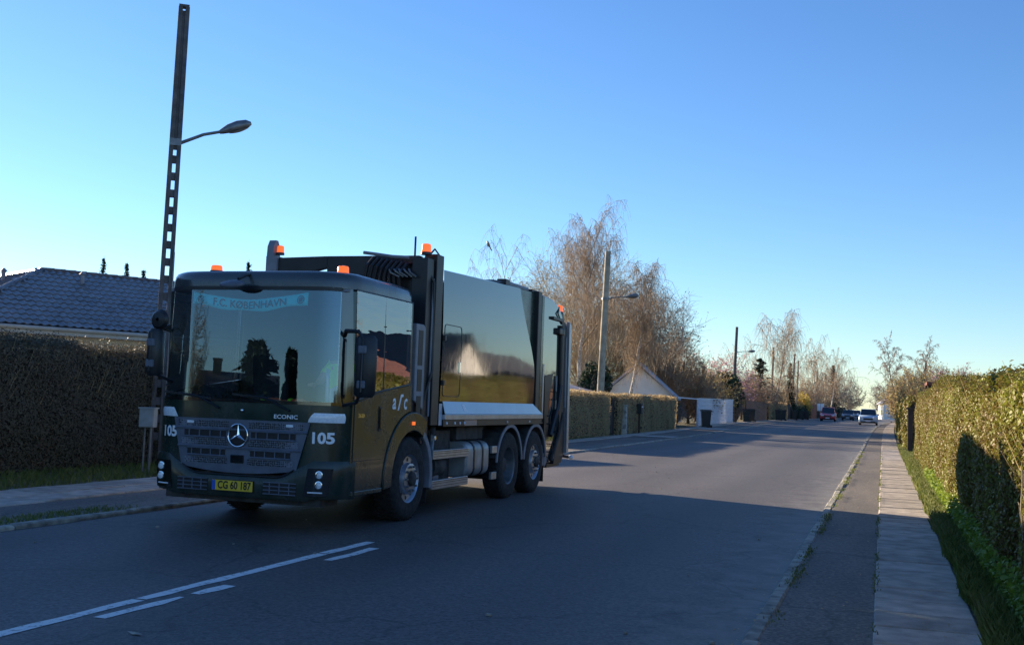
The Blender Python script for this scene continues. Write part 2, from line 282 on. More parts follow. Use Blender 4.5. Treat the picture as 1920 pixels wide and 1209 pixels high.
class MB:
    def __init__(s): s.v = []; s.f = []
    def add(s, v, f):
        k = len(s.v); s.v += [tuple(p) for p in v]; s.f += [tuple(i + k for i in q) for q in f]; return s
    def box(s, c, d, rz=0.0, rx=0.0, ry=0.0):
        R = Matrix.Rotation(rz, 3, 'Z') @ Matrix.Rotation(ry, 3, 'Y') @ Matrix.Rotation(rx, 3, 'X')
        P = [Vector(c) + R @ Vector((a * d[0] / 2, b * d[1] / 2, e * d[2] / 2)) for a in (-1, 1) for b in (-1, 1) for e in (-1, 1)]
        return s.add(P, [(0, 1, 3, 2), (4, 6, 7, 5), (0, 4, 5, 1), (2, 3, 7, 6), (0, 2, 6, 4), (1, 5, 7, 3)])
    def bb(s, x0, x1, y0, y1, z0, z1): return s.box(((x0 + x1) / 2, (y0 + y1) / 2, (z0 + z1) / 2), (x1 - x0, y1 - y0, z1 - z0))
    def prism(s, poly, axis, a, b):
        def P(p, t):
            return {'x': (t, p[0], p[1]), 'y': (p[0], t, p[1]), 'z': (p[0], p[1], t)}[axis]
        n = len(poly); v = [P(p, a) for p in poly] + [P(p, b) for p in poly]
        return s.add(v, [tuple(range(n))[::-1], tuple(range(n, 2 * n))] + [(i, (i + 1) % n, n + (i + 1) % n, n + i) for i in range(n)])
    def cyl(s, p0, p1, r0, r1=None, n=12, caps=True):
        return s.tube([p0, p1], [r0, r0 if r1 is None else r1], n, caps)
    def tube(s, pts, r, n=8, caps=True):
        pts = [Vector(p) for p in pts]; k = len(pts); rr = r if isinstance(r, (list, tuple)) else [r] * k
        v = []; ref = None
        for i, p in enumerate(pts):
            d = (pts[min(i + 1, k - 1)] - pts[max(i - 1, 0)]).normalized()
            if ref is None: ref = d.orthogonal().normalized()
            a = (ref - d * ref.dot(d)); a = a.normalized() if a.length > 1e-6 else d.orthogonal().normalized(); ref = a; b = d.cross(a)
            for j in range(n):
                t = 2 * math.pi * j / n; v.append(p + (a * math.cos(t) + b * math.sin(t)) * rr[i])
        f = [(i * n + j, i * n + (j + 1) % n, (i + 1) * n + (j + 1) % n, (i + 1) * n + j) for i in range(k - 1) for j in range(n)]
        if caps: f += [tuple(range(n))[::-1], tuple(range((k - 1) * n, k * n))]
        return s.add(v, f)
    def lathe(s, prof, c, axis='x', n=32, close=False):
        """prof: (along, radius)"""
        v = []
        for a, r in prof:
            for j in range(n):
                t = 2 * math.pi * j / n; ca, sa = math.cos(t) * r, math.sin(t) * r
                q = {'x': (a, ca, sa), 'y': (ca, a, sa), 'z': (ca, sa, a)}[axis]; v.append((c[0] + q[0], c[1] + q[1], c[2] + q[2]))
        k = len(prof)
        f = [(i * n + j, i * n + (j + 1) % n, (i + 1) * n + (j + 1) % n, (i + 1) * n + j) for i in range(k - 1) for j in range(n)]
        if close: f += [tuple(range(n))[::-1], tuple(range((k - 1) * n, k * n))]
        return s.add(v, f)
    def grid(s, rows, closed=False):
        n = len(rows[0]); v = [p for r in rows for p in r]
        m = n if closed else n - 1
        return s.add(v, [(i * n + j, i * n + (j + 1) % n, (i + 1) * n + (j + 1) % n, (i + 1) * n + j) for i in range(len(rows) - 1) for j in range(m)])
    def sector(s, cy, cz, r0, r1, a0, a1, x0, x1, n=24):
        p = []
        for i in range(n + 1):
            t = math.radians(a0 + (a1 - a0) * i / n); p.append((cy + r1 * math.cos(t), cz + r1 * math.sin(t), cy + r0 * math.cos(t), cz + r0 * math.sin(t)))
        v = []
        for q in p: v += [(x0, q[0], q[1]), (x1, q[0], q[1]), (x1, q[2], q[3]), (x0, q[2], q[3])]
        f = [(0, 1, 2, 3), (n * 4 + 3, n * 4 + 2, n * 4 + 1, n * 4)]
        for i in range(n):
            for j in range(4): f.append((i * 4 + j, (i + 1) * 4 + j, (i + 1) * 4 + (j + 1) % 4, i * 4 + (j + 1) % 4))
        return s.add(v, f)
    def build(s, name, m, parent=None, smooth=False, bevel=0.0, ang=35, solid=0.0):
        o = raw(name, s.v, s.f, m, parent, smooth, ang, bevel)
        if solid:
            q = o.modifiers.new('solid', 'SOLIDIFY'); q.thickness = solid; q.offset = 0
        return o

def fix_normals(o):
    bm = bmesh.new(); bm.from_mesh(o.data); bmesh.ops.recalc_face_normals(bm, faces=bm.faces); bm.to_mesh(o.data); bm.free(); return o

def tag(o, label=None, cat=None, group=None, kind=None):
    if label: o['label'] = label
    if cat: o['category'] = cat
    if group: o['group'] = group
    if kind: o['kind'] = kind
    return o

def thing(name, loc, label, cat, group=None, rz=0.0):
    o = bpy.data.objects.new(name, None); o.location = loc; o.rotation_euler = (0, 0, rz); o.empty_display_size = .3
    link(o); return tag(o, label, cat, group)

def copy_tree(o, parent=None):
    c = o.copy(); COL.objects.link(c); c.parent = parent
    for ch in list(o.children): copy_tree(ch, c)
    return c

def text_polys(txt, size, bold=0.0, shear=0.0, extrude=0.0):
    cu = bpy.data.curves.new('t', 'FONT'); cu.body = txt; cu.size = size; cu.align_x = 'CENTER'; cu.align_y = 'CENTER'
    cu.offset = bold; cu.shear = shear; cu.resolution_u = 3
    o = bpy.data.objects.new('t', cu); COL.objects.link(o)
    dg = bpy.context.evaluated_depsgraph_get(); me = bpy.data.meshes.new_from_object(o.evaluated_get(dg))
    v = [tuple(q.co) for q in me.vertices]; f = [tuple(p.vertices) for p in me.polygons]
    bpy.data.objects.remove(o); bpy.data.meshes.remove(me); bpy.data.curves.remove(cu)
    return v, f

# road geometry: gentle bend to the right and slight rise in the distance
def xr(y):
    t = max(0.0, y - 60); return 1.4e-4 * t * t if t < 170 else 1.4e-4 * 170 * 170 + 2 * 1.4e-4 * 170 * (t - 170)
def zr(y):
    t = min(1.0, max(0.0, (y - 40) / 70)); return 0.35 * t * t * (3 - 2 * t)
def R(x, y, z=0.0): return (x + xr(y), y, zr(y) + z)
def kerbL(y): return -8.70 - 0.5 * min(1, max(0, (y - 10) / 30))

YS = [-60, -30, -15, -5, 0, 5, 10, 15, 20, 25, 30, 35, 40, 50] + list(range(60, 421, 12))
def sheet(name, xa, xb, z, m, ys=YS, kind='structure', parent=None, lift=0.0):
    rows = [[(( (xa(y) if callable(xa) else xa) + xr(y)), y, zr(y) + z), (((xb(y) if callable(xb) else xb) + xr(y)), y, zr(y) + z)] for y in ys]
    o = MB().grid(rows).build(name, m, parent); fix_normals(o)
    if parent is None: tag(o, kind=kind)
    return o

# ------------------------------------------------------------------ ground, road, kerbs, paths
gx = [-2500, -800, -300, -120, -60, -30, -14, -12.4, 2.6, 10, 30, 80, 300, 2500]
gy = [-800, -200] + YS + [600, 1000, 2500, 4500]
rows = [[(x + xr(y) * (1 if abs(x) < 400 else 0), y, zr(y) - 0.03) for x in gx] for y in gy]
g = MB().grid(rows).build('ground', 'earth'); fix_normals(g); tag(g, kind='structure')
ROAD = sheet('road', kerbL, -0.74, 0.0, 'road')
VL = sheet('verge_strip_left', lambda y: kerbL(y) - 2.0, lambda y: kerbL(y) - .02, 0.038, 'strip')
VR = sheet('verge_strip_right', -0.76, 0.02, 0.035, 'strip')
sheet('grass_verge_left', lambda y: kerbL(y) - 6.2, lambda y: kerbL(y) - 2.72, 0.035, 'moss')
sheet('grass_verge_right', 0.66, 1.7, 0.035, 'moss')

def slab_mesh(name, sx, sy, sz, bev=.008):
    m = MB().bb(-sx / 2, sx / 2, -sy / 2, sy / 2, -sz, 0)
    bm = bmesh.new(); vs = [bm.verts.new(p) for p in m.v]
    for f in m.f: bm.faces.new([vs[i] for i in f])
    bmesh.ops.recalc_face_normals(bm, faces=bm.faces)
    top = [e for e in bm.edges if all(v.co.z > -1e-4 for v in e.verts)]
    bmesh.ops.bevel(bm, geom=top, offset=bev, segments=1, affect='EDGES')
    me = bpy.data.meshes.new(name); bm.to_mesh(me); bm.free(); return me

def lay(name, me, m, parent, items, jit=.004):
    me.materials.append(MT[m]) if not me.materials else None
    for (x, y, z) in items:
        o = bpy.data.objects.new(name, me); link(o, parent)
        o.location = (x, y, z + rnd.uniform(-jit, jit)); o.rotation_euler = (rnd.uniform(-.006, .006), rnd.uniform(-.006, .006), rnd.uniform(-.005, .005) - math.atan(xr(y + .5) - xr(y - .5)))

# right path: one row of slabs
PR = sheet('footpath_right', -.03, .67, 0.03, 'strip')
me = slab_mesh('paving_slab', .715, .603, .07, .012)
lay('paving_slab', me, 'slab', PR, [(0.31 + xr(y), y, zr(y) + .055) for y in np.arange(3.1, 61, .625)], .007)
rest = MB()
for y in np.arange(61.2, 200, 1.25): rest.box((0.31 + xr(y), y, zr(y) + .02), (.715, 1.235, .07))
tag(rest.build('far_paving', 'slab', PR), kind='stuff')
# left path
PL = sheet('footpath_left', lambda y: kerbL(y) - 2.74, lambda y: kerbL(y) - 1.98, 0.035, 'strip')
me = slab_mesh('paving_slab', .73, .772, .07, .014)
lay('paving_slab', me, 'slab', PL, [(kerbL(y) - 2.36 + xr(y), y, zr(y) + .062) for y in np.arange(4.0, 76, .8)])
me = slab_mesh('paving_slab', .59, .772, .07, .014)
lay('paving_slab', me, 'slab', PL, [(kerbL(y) - 1.66 + xr(y), y, zr(y) + .06) for y in np.arange(4.0, 30, .8)])
rest = MB()
for y in np.arange(77, 240, 1.6): rest.box((kerbL(y) - 2.36 + xr(y), y, zr(y) + .06), (.74, 1.58, .07))
tag(rest.build('far_paving', 'slab', PL), kind='stuff')
# kerbs
for nm, xf, z, y0 in (('kerb_right', lambda y: -.80, .05, 3.0), ('kerb_left', lambda y: kerbL(y) + .0, .05, 4.0)):
    k = sheet(nm, lambda y: xf(y) - .06, lambda y: xf(y) + .06, .02, 'kerb')
    me = slab_mesh('kerb_stone', .115, .97, .12, .018)
    lay('kerb_stone', me, 'kerb', k, [(xf(y) + rnd.uniform(-.01, .01) + xr(y), y, zr(y) + z) for y in np.arange(y0, 64, 1.0)], .008)
    rest = MB()
    for y in np.arange(65, 250, 2.0): rest.box((xf(y) + xr(y), y, zr(y) + z - .061), (.15, 1.99, .12))
    tag(rest.build('far_kerb', 'kerb', k), kind='stuff')
# crossings over the left verge (driveways of pale slabs)
for y0, y1 in ((51.2, 53.2), (68.5, 73), (99.5, 102.5), (119, 122), (141, 146)):
    rws = [[(kerbL(y) - 2.0 + xr(y), y, zr(y) + .066), (kerbL(y) - .08 + xr(y), y, zr(y) + .066)] for y in (y0, (y0 + y1) / 2, y1)]
    tag(fix_normals(MB().grid(rws).build('driveway_crossing', 'slab')), kind='structure')
# painted centre lines
def dash(xa, y0, y1, w=.1, wob=.012):
    n = max(2, int((y1 - y0) / .25)); L = []; Rr = []
    for i in range(n + 1):
        y = y0 + (y1 - y0) * i / n
        L.append((xa - w / 2 + rnd.uniform(-wob, wob) + xr(y), y, zr(y) + .004)); Rr.append((xa + w / 2 + rnd.uniform(-wob, wob) + xr(y), y, zr(y) + .004))
    o = MB().grid([list(p) for p in zip(L, Rr)]).build('road_marking', 'paint', ROAD); fix_normals(o)
dash(-5.13, -2, 6.9, .11); dash(-5.13, 6.94, 9.7, .11); dash(-5.125, 9.74, 10.75, .11)
dash(-4.93, 6.25, 7.15, .095, .03); dash(-4.91, 7.3, 7.75, .1, .02); dash(-4.88, 9.35, 10.35, .1, .015)
for y in np.arange(-6, 5, 3.0): dash(-4.92, y, y + 1.1, .1)
# litter and stones on the asphalt
lit = MB()
for i in range(60):
    x, y = rnd.uniform(-8, -.9), rnd.uniform(5.5, 40)
    s = rnd.uniform(.008, .028); lit.box((x, y, .004 + s * .3), (s, s * rnd.uniform(.6, 1.6), s * .6), rnd.uniform(0, 3))
tag(lit.build('loose_gravel', 'kerb'), kind='stuff')
def leafscrap(x, y, s, rz, nm, lab):
    v = [(-s, 0, .012), (0, -s * .28, .006), (s, 0, .014), (0, s * .28, .007), (0, 0, .018)]
    o = raw(nm, v, [(0, 1, 4), (1, 2, 4), (2, 3, 4), (3, 0, 4)], 'kerb'); o.location = (x, y, 0); o.rotation_euler = (0, 0, rz); tag(o, lab, 'leaf')
leafscrap(-4.43, 5.95, .075, -.25, 'dry_leaf', 'pale dry leaf lying on the asphalt near the broken centre line')

# ------------------------------------------------------------------ grass
def blades(name, pts, h, w, m='grass', parent=None, kind='stuff', lean=.5):
    P = np.asarray(pts, float); n = len(P)
    a = RNG.uniform(0, 2 * np.pi, n); hh = h * RNG.uniform(.45, 1.25, n); ww = w * RNG.uniform(.6, 1.3, n)
    side = np.stack([np.cos(a), np.sin(a), np.zeros(n)], 1) * ww[:, None]
    ln = RNG.uniform(-lean, lean, (n, 2)) * hh[:, None]
    top = P + np.concatenate([ln, hh[:, None]], 1); mid = P + np.concatenate([ln * .3, (hh * .55)[:, None]], 1)
    V = np.stack([P - side, P + side, mid + side * .7, top], 1)
    o = quads(name, V, m, parent)
    if kind: tag(o, kind=kind)
    return o
pts = []
for i in range(26000):
    y = 7 + (RNG.random() ** 1.3) * 40; x = kerbL(y) - RNG.uniform(2.74, 5.2); pts.append((x, y, .035))
blades('verge_grass_left', pts, .10, .008)
pts = []
while len(pts) < 5200:
    y = RNG.uniform(6, 26); s = math.sin(y * 1.9) + math.sin(y * .77 + 1) + RNG.uniform(-.9, .9)
    if s < -.3: continue
    pts.append((kerbL(y) - RNG.uniform(.06, .5) ** 1.0, y, .038))
blades('kerb_grass_left', pts, .045, .006)
pts = []
for i in range(60000):
    y = 5.5 + (RNG.random() ** 1.7) * 50
    if math.sin(y * 2.1) + math.sin(y * 5.3 + 1) + RNG.uniform(-2, 2) < -1.2: continue
    x = .67 + abs(RNG.normal(0, .2)) + .06 * math.sin(y * 2.3) * RNG.random(); pts.append((x + .0, y, .06))
blades('path_edge_grass_right', pts, .13, .007)
pts = []
while len(pts) < 3600:
    y = RNG.uniform(5.5, 45); s = math.sin(y * 1.3) + math.sin(y * 3.1 + 1) + RNG.uniform(-.8, .8)
    if s < .2: continue
    pts.append((-.72 + RNG.normal(0, .035) if RNG.random() < .75 else -.045 + RNG.normal(0, .015), y, .07))
blades('kerb_moss_right', pts, .024, .006)

# fallen leaves on the right path, its verge strip and the gutter
n = 420; y = 6 + RNG.random(n) ** 1.5 * 34; u = RNG.random(n); x = np.where(u < .45, RNG.uniform(.3, .66, n), np.where(u < .8, -.84 - np.abs(RNG.normal(0, .12, n)), RNG.uniform(-.7, .3, n))); z = np.where(x < -.88, .008, .066)
a = RNG.uniform(0, 6.28, n); d = np.stack([np.cos(a), np.sin(a), RNG.uniform(-.3, .3, n)], 1); e = np.stack([-np.sin(a), np.cos(a), RNG.uniform(-.2, .2, n)], 1); s = RNG.uniform(.008, .022, n)[:, None]; P = np.stack([x, y, z], 1)
tag(quads('fallen_leaves', np.stack([P - d * s, P + e * s * .6, P + d * s, P - e * s * .6], 1), 'leaf_tan'), kind='stuff')

# ------------------------------------------------------------------ hedges
def hedge(name, label, x0, x1, y0, y1, h, m, leaf=.05, dens=700, seed=1, curve=True, cat='hedge', wave=.10, group=None, twigs=0, core='core', top_fuzz=.05, hfun=None, bulge=.06, face='r'):
    """solid core with leaf faces in a shell over its front, top and ends; coordinates relative to the hedge's base"""
    rg = np.random.default_rng(seed)
    base = Vector((x0 + (xr(y0) if curve else 0), y0, zr(y0)))
    t = thing(name, base, label, cat, group)
    def off(y): return np.array([xr(v) - xr(y0) if curve else 0 for v in np.atleast_1d(y)]), np.array([zr(v) - zr(y0) if curve else 0 for v in np.atleast_1d(y)])
    def hh(y): return np.array([hfun(v) for v in np.atleast_1d(y)]) if hfun else np.full(np.atleast_1d(y).shape, h)
    w = x1 - x0; L = y1 - y0
    ph = rg.uniform(0, 6, 6)
    def wob(y, z): return wave * (np.sin(y * 1.7 + ph[0] + z) * .4 + np.sin(y * 4.1 + ph[1] + z * 2) * .3 + np.sin(z * 5 + ph[2] + y * .7) * .3)
    ys = np.linspace(y0, y1, max(3, int(L / 1.2) + 1)); rows = []
    i_ = .10
    ox, oz = off(ys); hz = hh(ys) - i_
    for k, y in enumerate(ys):
        yy = y - y0 + (i_ if k == 0 else -i_ if k == len(ys) - 1 else 0); Hh = hz[k]
        rows.append([(ox[k] + a, yy, oz[k] + b) for a, b in ((i_, .0), (i_, Hh * .93), (i_ + .12, Hh), (w - i_ - .12, Hh), (w - i_, Hh * .93), (w - i_, 0))])
    c = MB().grid(rows); n = len(ys); c.f += [(0, 1, 2, 3, 4, 5)[::-1], tuple((n - 1) * 6 + q for q in range(6))]
    fix_normals(c.build('branches_or_core', core, t))  # solid dark filling added inside the leaves to block light
    # leaf sites: sides, top, ends
    parts = []
    def site(n, kind):
        y = rg.uniform(y0, y1, n); dep = np.abs(rg.normal(0, .07, n))
        H_ = hh(y)
        if kind in ('l', 'r'):
            z = rg.uniform(.0, 1, n) * H_; b = bulge * np.sin(np.clip(z / H_, 0, 1) * 3.14)
            e = np.clip((z / H_ - .9) / .1, 0, 1) ** 2 * .12
            x = (dep + e - wob(y, z) * .6 - b) if kind == 'l' else (w - dep - e + wob(y, z) * .6 + b)
            nn = np.stack([np.full(n, -1. if kind == 'l' else 1.), np.zeros(n), rg.normal(.1, .2, n)], 1)
        elif kind == 't':
            x = rg.uniform(-.03, w + .03, n); z = H_ - dep + wob(y, x) * .5 + np.abs(rg.normal(0, top_fuzz, n)); nn = np.stack([np.zeros(n), np.zeros(n), np.ones(n)], 1)
        else:
            x = rg.uniform(0, w, n); z = rg.uniform(0, 1, n) * H_; s = -1 if kind == 'a' else 1
            y = (y0 + dep if kind == 'a' else y1 - dep) + wob(x, z) * .5; nn = np.stack([np.zeros(n), np.full(n, s * 1.), np.zeros(n)], 1)
        dx, dz = off(y)
        return np.stack([x + dx, y - y0, z + dz], 1), nn
    A = []
    for kd, ar in (('l', L * h), ('r', L * h), ('t', L * w), ('a', w * h), ('b', w * h)):
        A.append(site(max(4, int(ar * dens * (1 if kd in ('t', 'a', face) else .3))), kd))
    P = np.concatenate([a[0] for a in A]); N = np.concatenate([a[1] for a in A]); n = len(P)
    N = N + rg.normal(0, .55, (n, 3)); N /= np.linalg.norm(N, axis=1)[:, None]
    d = rg.normal(0, 1, (n, 3)); d[:, 2] -= .3; d -= N * (d * N).sum(1)[:, None]; d /= np.linalg.norm(d, axis=1)[:, None]; e = np.cross(N, d)
    s = leaf * rg.uniform(.6, 1.35, n)[:, None]
    V = np.stack([P - d * s * .55, P + e * s * .36 + N * s * .08, P + d * s * .6, P - e * s * .36 + N * s * .08], 1)
    tag(quads('leaves', V, m, t), kind='stuff')
    if twigs:
        tw = rg.uniform(0, 1, (twigs, 2)); yy = y0 + tw[:, 0] * L; Hh = hh(yy)
        dx, dz = off(yy); z = Hh * (.55 + .45 * tw[:, 1]); fr = rg.random(twigs)
        x = np.where(fr < .35, rg.uniform(0, w, twigs), np.where(fr < .7, -.02, w + .02))
        z = np.where(fr < .35, Hh, z); P0 = np.stack([x + dx, yy - y0, z + dz - .1], 1)
        dr = np.stack([np.where(fr < .35, rg.normal(0, .35, twigs), np.where(fr < .7, -.4, .4)), rg.normal(0, .35, twigs), rg.uniform(.5, 1.1, twigs)], 1)
        ln = rg.uniform(.12, .34, twigs)[:, None]; P1 = P0 + dr * ln; sd = np.cross(dr, [0.3, .2, 1]); sd /= np.linalg.norm(sd, axis=1)[:, None] + 1e-6
        V = np.stack([P0 - sd * .004, P0 + sd * .004, P1 + sd * .002, P1 - sd * .002], 1)
        tag(quads('shoots', V, 'twig_tan', t), kind='stuff')
    return t

def hr(y): return 1.92 + .07 * math.sin(y * .35) + .22 * min(1, max(0, (y - 9) / 16))
hedge('hedge', 'long clipped green and brown hedge along the right footpath, nearest the camera', 1.05, 2.35, 3.2, 38.5, 2.05, 'leaf_hedge', .036, 4300, 3, face='l', hfun=hr, twigs=900, wave=.16, bulge=.07)
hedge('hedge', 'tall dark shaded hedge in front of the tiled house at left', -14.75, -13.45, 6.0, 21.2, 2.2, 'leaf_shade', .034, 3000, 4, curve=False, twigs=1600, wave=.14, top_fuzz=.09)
HG = 'hedges along the left pavement'
hedge('hedge', 'golden brown clipped hedge just behind the truck tailgate', -13.3, -12.1, 36.5, 50.6, 1.98, 'leaf_tan', .06, 900, 5, twigs=200)
hedge('hedge', 'sunlit-topped brown hedge with a letterbox set in it, right of the pale pole', -13.3, -12.1, 52.4, 68.0, 1.95, 'leaf_tan', .065, 700, 6, twigs=200)
hedge('hedge', 'low brown hedge left of the second group of dark bins down the street', -13.3, -12.1, 121.5, 140, 2.0, 'leaf_tan', .10, 260, 7)
hedge('hedge', 'dark green hedge stretch beyond the low brown hedge', -13.4, -12.2, 146, 172, 1.9, 'leaf_dark', .13, 160, 8)
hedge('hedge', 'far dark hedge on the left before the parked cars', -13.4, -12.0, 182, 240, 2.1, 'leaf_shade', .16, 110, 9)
hedge('hedge', 'far right hedge lining the footpath beyond the dark gate post', .95, 2.6, 48.5, 110, 2.15, 'leaf_hedge', .10, 330, 10, face='l', wave=.35)
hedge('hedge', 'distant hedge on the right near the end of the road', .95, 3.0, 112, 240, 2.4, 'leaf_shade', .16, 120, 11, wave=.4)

# loose bare vine tangle on the right hedge
vt = MB()
rv = random.Random(5)
for i in range(46):
    y = 8.55 + rv.gauss(0, .18); x = .80 + rv.uniform(-.03, .05); z = .55 + rv.uniform(-.2, .35)
    p = [(x, y, z)]; dy, dz = rv.gauss(0, .45), rv.uniform(.5, 1.2)
    for k in range(4):
        x += rv.uniform(-.03, .025); y += dy * .2 + rv.gauss(0, .03); z += dz * .19; dz *= .9; p.append((max(.68, x), y, z))
    vt.tube([(a - .8, b - 8.55, c) for a, b, c in p], [.008, .007, .006, .004, .002], 5)
vo = vt.build('dry_vine', 'pole_light'); vo.location = (1.0, 8.55, 0); tag(vo, 'bare tan tangle of vine stems hanging on the right hedge', 'vine')
br = MB()
for i in range(12):
    y = 7.9 + rv.uniform(-.9, .5); p = [(1.0, y, 1.85)]; x, z = 1.0, 1.9
    for k in range(5): x += rv.uniform(-.06, .05); y += rv.uniform(-.02, .22); z += rv.uniform(.0, .06); p.append((x, y, z))
    br.tube([(a - 1, b - 7.9, c) for a, b, c in p], [.006, .006, .005, .004, .003, .002], 5)
bo = br.build('bramble', 'bark'); bo.location = (1.15, 7.9, -.12); tag(bo, 'thin bramble shoots with dark leaves on top of the right hedge', 'plant')
n = 90; P = np.stack([RNG.uniform(-.15, .25, n), RNG.uniform(-.8, .9, n), RNG.uniform(1.95, 2.16, n)], 1); N = RNG.normal(0, 1, (n, 3)); N[:, 2] += 1; N /= np.linalg.norm(N, axis=1)[:, None]
d = np.cross(N, RNG.normal(0, 1, (n, 3))); d /= np.linalg.norm(d, axis=1)[:, None]; e = np.cross(N, d); s = .05
quads('leaves', np.stack([P - d * s, P + e * s * .6, P + d * s, P - e * s * .6], 1), 'leaf_dark', bo)
# ground cover at the foot of the right hedge
n = 16000; y = 5.5 + RNG.random(n) ** 1.4 * 22; x = .90 + np.abs(RNG.normal(0, .09, n)); z = .07 + RNG.random(n) ** 1.6 * .34 * np.clip((x - .8) / .15, .25, 1)
P = np.stack([x, y, z], 1); N = RNG.normal(0, .6, (n, 3)); N[:, 2] += .8; N[:, 0] -= .5; N /= np.linalg.norm(N, axis=1)[:, None]
d = np.cross(N, RNG.normal(0, 1, (n, 3))); d /= np.linalg.norm(d, axis=1)[:, None]; e = np.cross(N, d); s = (.022 * RNG.uniform(.6, 1.6, n))[:, None]
tag(quads('ground_cover_right', np.stack([P - d * s, P + e * s * .7, P + d * s, P - e * s * .7], 1), 'leaf_bright'), kind='stuff')

# ------------------------------------------------------------------ trees
def seg_mesh(name, S, m, parent, sides=3, kind=None):
    """S: list of (p0,p1,r0,r1); one little prism each"""
    P0 = np.array([s[0] for s in S], float); P1 = np.array([s[1] for s in S], float); r0 = np.array([s[2] for s in S]); r1 = np.array([s[3] for s in S])
    d = P1 - P0; d /= np.linalg.norm(d, axis=1)[:, None] + 1e-9
    a = np.cross(d, np.where(np.abs(d[:, 2:3]) > .8, [[1., 0, 0]], [[0, 0, 1.]])); a /= np.linalg.norm(a, axis=1)[:, None] + 1e-9; b = np.cross(d, a)
    Q = []
    for k in range(sides):
        t0, t1 = 2 * np.pi * k / sides, 2 * np.pi * (k + 1) / sides
        u0 = a * math.cos(t0) + b * math.sin(t0); u1 = a * math.cos(t1) + b * math.sin(t1)
        Q.append(np.stack([P0 + u0 * r0[:, None], P0 + u1 * r0[:, None], P1 + u1 * r1[:, None], P1 + u0 * r1[:, None]], 1))
    n = len(S); V = np.stack(Q, 1).reshape(-1, 3)          # share verts inside a segment so that each is one island
    me = bpy.data.meshes.new(name)
    vv = np.concatenate([np.stack([P0 + (a * math.cos(2 * np.pi * k / sides) + b * math.sin(2 * np.pi * k / sides)) * r0[:, None] for k in range(sides)], 1),
                         np.stack([P1 + (a * math.cos(2 * np.pi * k / sides) + b * math.sin(2 * np.pi * k / sides)) * r1[:, None] for k in range(sides)], 1)], 1)
    idx = []
    for k in range(sides): idx.append([k, (k + 1) % sides, sides + (k + 1) % sides, sides + k])
    I = (np.arange(n)[:, None, None] * (2 * sides) + np.array(idx)[None]).reshape(-1)
    me.vertices.add(n * 2 * sides); me.loops.add(len(I)); me.polygons.add(n * sides)
    me.vertices.foreach_set('co', vv.astype(np.float32).reshape(-1)); me.loops.foreach_set('vertex_index', I.astype(np.int32))
    me.polygons.foreach_set('loop_start', np.arange(0, len(I), 4, dtype=np.int32)); me.polygons.foreach_set('loop_total', np.full(n * sides, 4, dtype=np.int32))
    me.materials.append(MT[m]); me.update(calc_edges=True)
    o = link(bpy.data.objects.new(name, me), parent)
    if kind: tag(o, kind=kind)
    return o

t_segs = {}
def nrm(v): return v / (np.linalg.norm(v) + 1e-9)

def path(rg, p, d, L, n, wob, trop):
    """walk n steps; trop(i/n) = vertical pull"""
    pts = [np.array(p, float)]; d = nrm(np.array(d, float))
    for i in range(n):
        d = nrm(d + rg.normal(0, wob, 3) + np.array([0, 0, trop((i + .5) / n)])); pts.append(pts[-1] + d * L / n)
    return pts

def birch(name, label, loc, h, seed, spread=1.0, hang=1.0, m='twig_birch', group=None, cat='tree', bark='bark_birch', r=.15, low=.22, nl=24, dens=1.0, stems=1, tw=.006, lean=(0, 0)):
    rg = np.random.default_rng(seed); t = thing(name, loc, label, cat, group)
    S = []
    trunk = MB()
    for st in range(stems):
        base = (rg.normal(0, .25) * (stems > 1), rg.normal(0, .25) * (stems > 1), -.1); ld = (lean[0] + rg.normal(0, .12) * (stems > 1), lean[1] + rg.normal(0, .1) * (stems > 1), 1)
        hs = h * (1 if st == 0 else rg.uniform(.75, .95))
        tp = path(rg, base, ld, hs * .86, 12, .05, lambda s: .06)
        trunk.tube([tuple(q) for q in tp], [max(.012, r * (1 - i / 12.5)) for i in range(13)], 8)
        for i in range(nl):
            f = low + (1 - low) * (i + rg.random()) / nl; k = min(11, int(f * 12)); p = tp[k] + (tp[k + 1] - tp[k]) * (f * 12 - k)
            az = i * 2.4 + rg.uniform(-.5, .5); L = (hs * (1 - f) * .42 + hs * .25) * spread * rg.uniform(.75, 1.2)
            d = (math.cos(az) * (.95 - .3 * f), math.sin(az) * (.95 - .3 * f), .95)
            n = 7; lp = path(rg, p, d, L, n, .13, lambda s: .08 - .46 * s * s)
            rr = .045 * (1 - f * .6) * (h / 12)
            for j in range(n): S.append((lp[j], lp[j + 1], max(rr * (1 - j / n), tw), max(rr * (1 - (j + 1) / n), tw)))
            for j in range(1, n + 1):
                for q in range(int(3 * dens * min(1, .35 + .65 * (1 - f) / .6) + rg.random())):
                    d2 = nrm(lp[j] - lp[j - 1]) + rg.normal(0, .6, 3) + np.array([0, 0, .12]); L2 = L * rg.uniform(.14, .3)
                    sp = path(rg, lp[j], d2, L2, 4, .16, lambda s: -.05 - .35 * s)
                    for a in range(4): S.append((sp[a], sp[a + 1], tw * 1.4, tw))
                    for a in range(1, 5):
                        for _ in range(2 if rg.random() < .6 * dens else 1):
                            hl = hang * rg.uniform(.35, 1.5) * h / 13; hd = np.array([rg.normal(0, .45), rg.normal(0, .45), -.35])
                            hp = path(rg, sp[a], hd, hl, 3, .1, lambda s: -.55)
                            for b in range(3): S.append((hp[b], hp[b + 1], tw * .85, tw * .6))
    trunk.build('trunk', bark, t, smooth=True)
    tag(seg_mesh('crown', S, m, t), kind='stuff')
    t_segs[t.name] = S
    return t

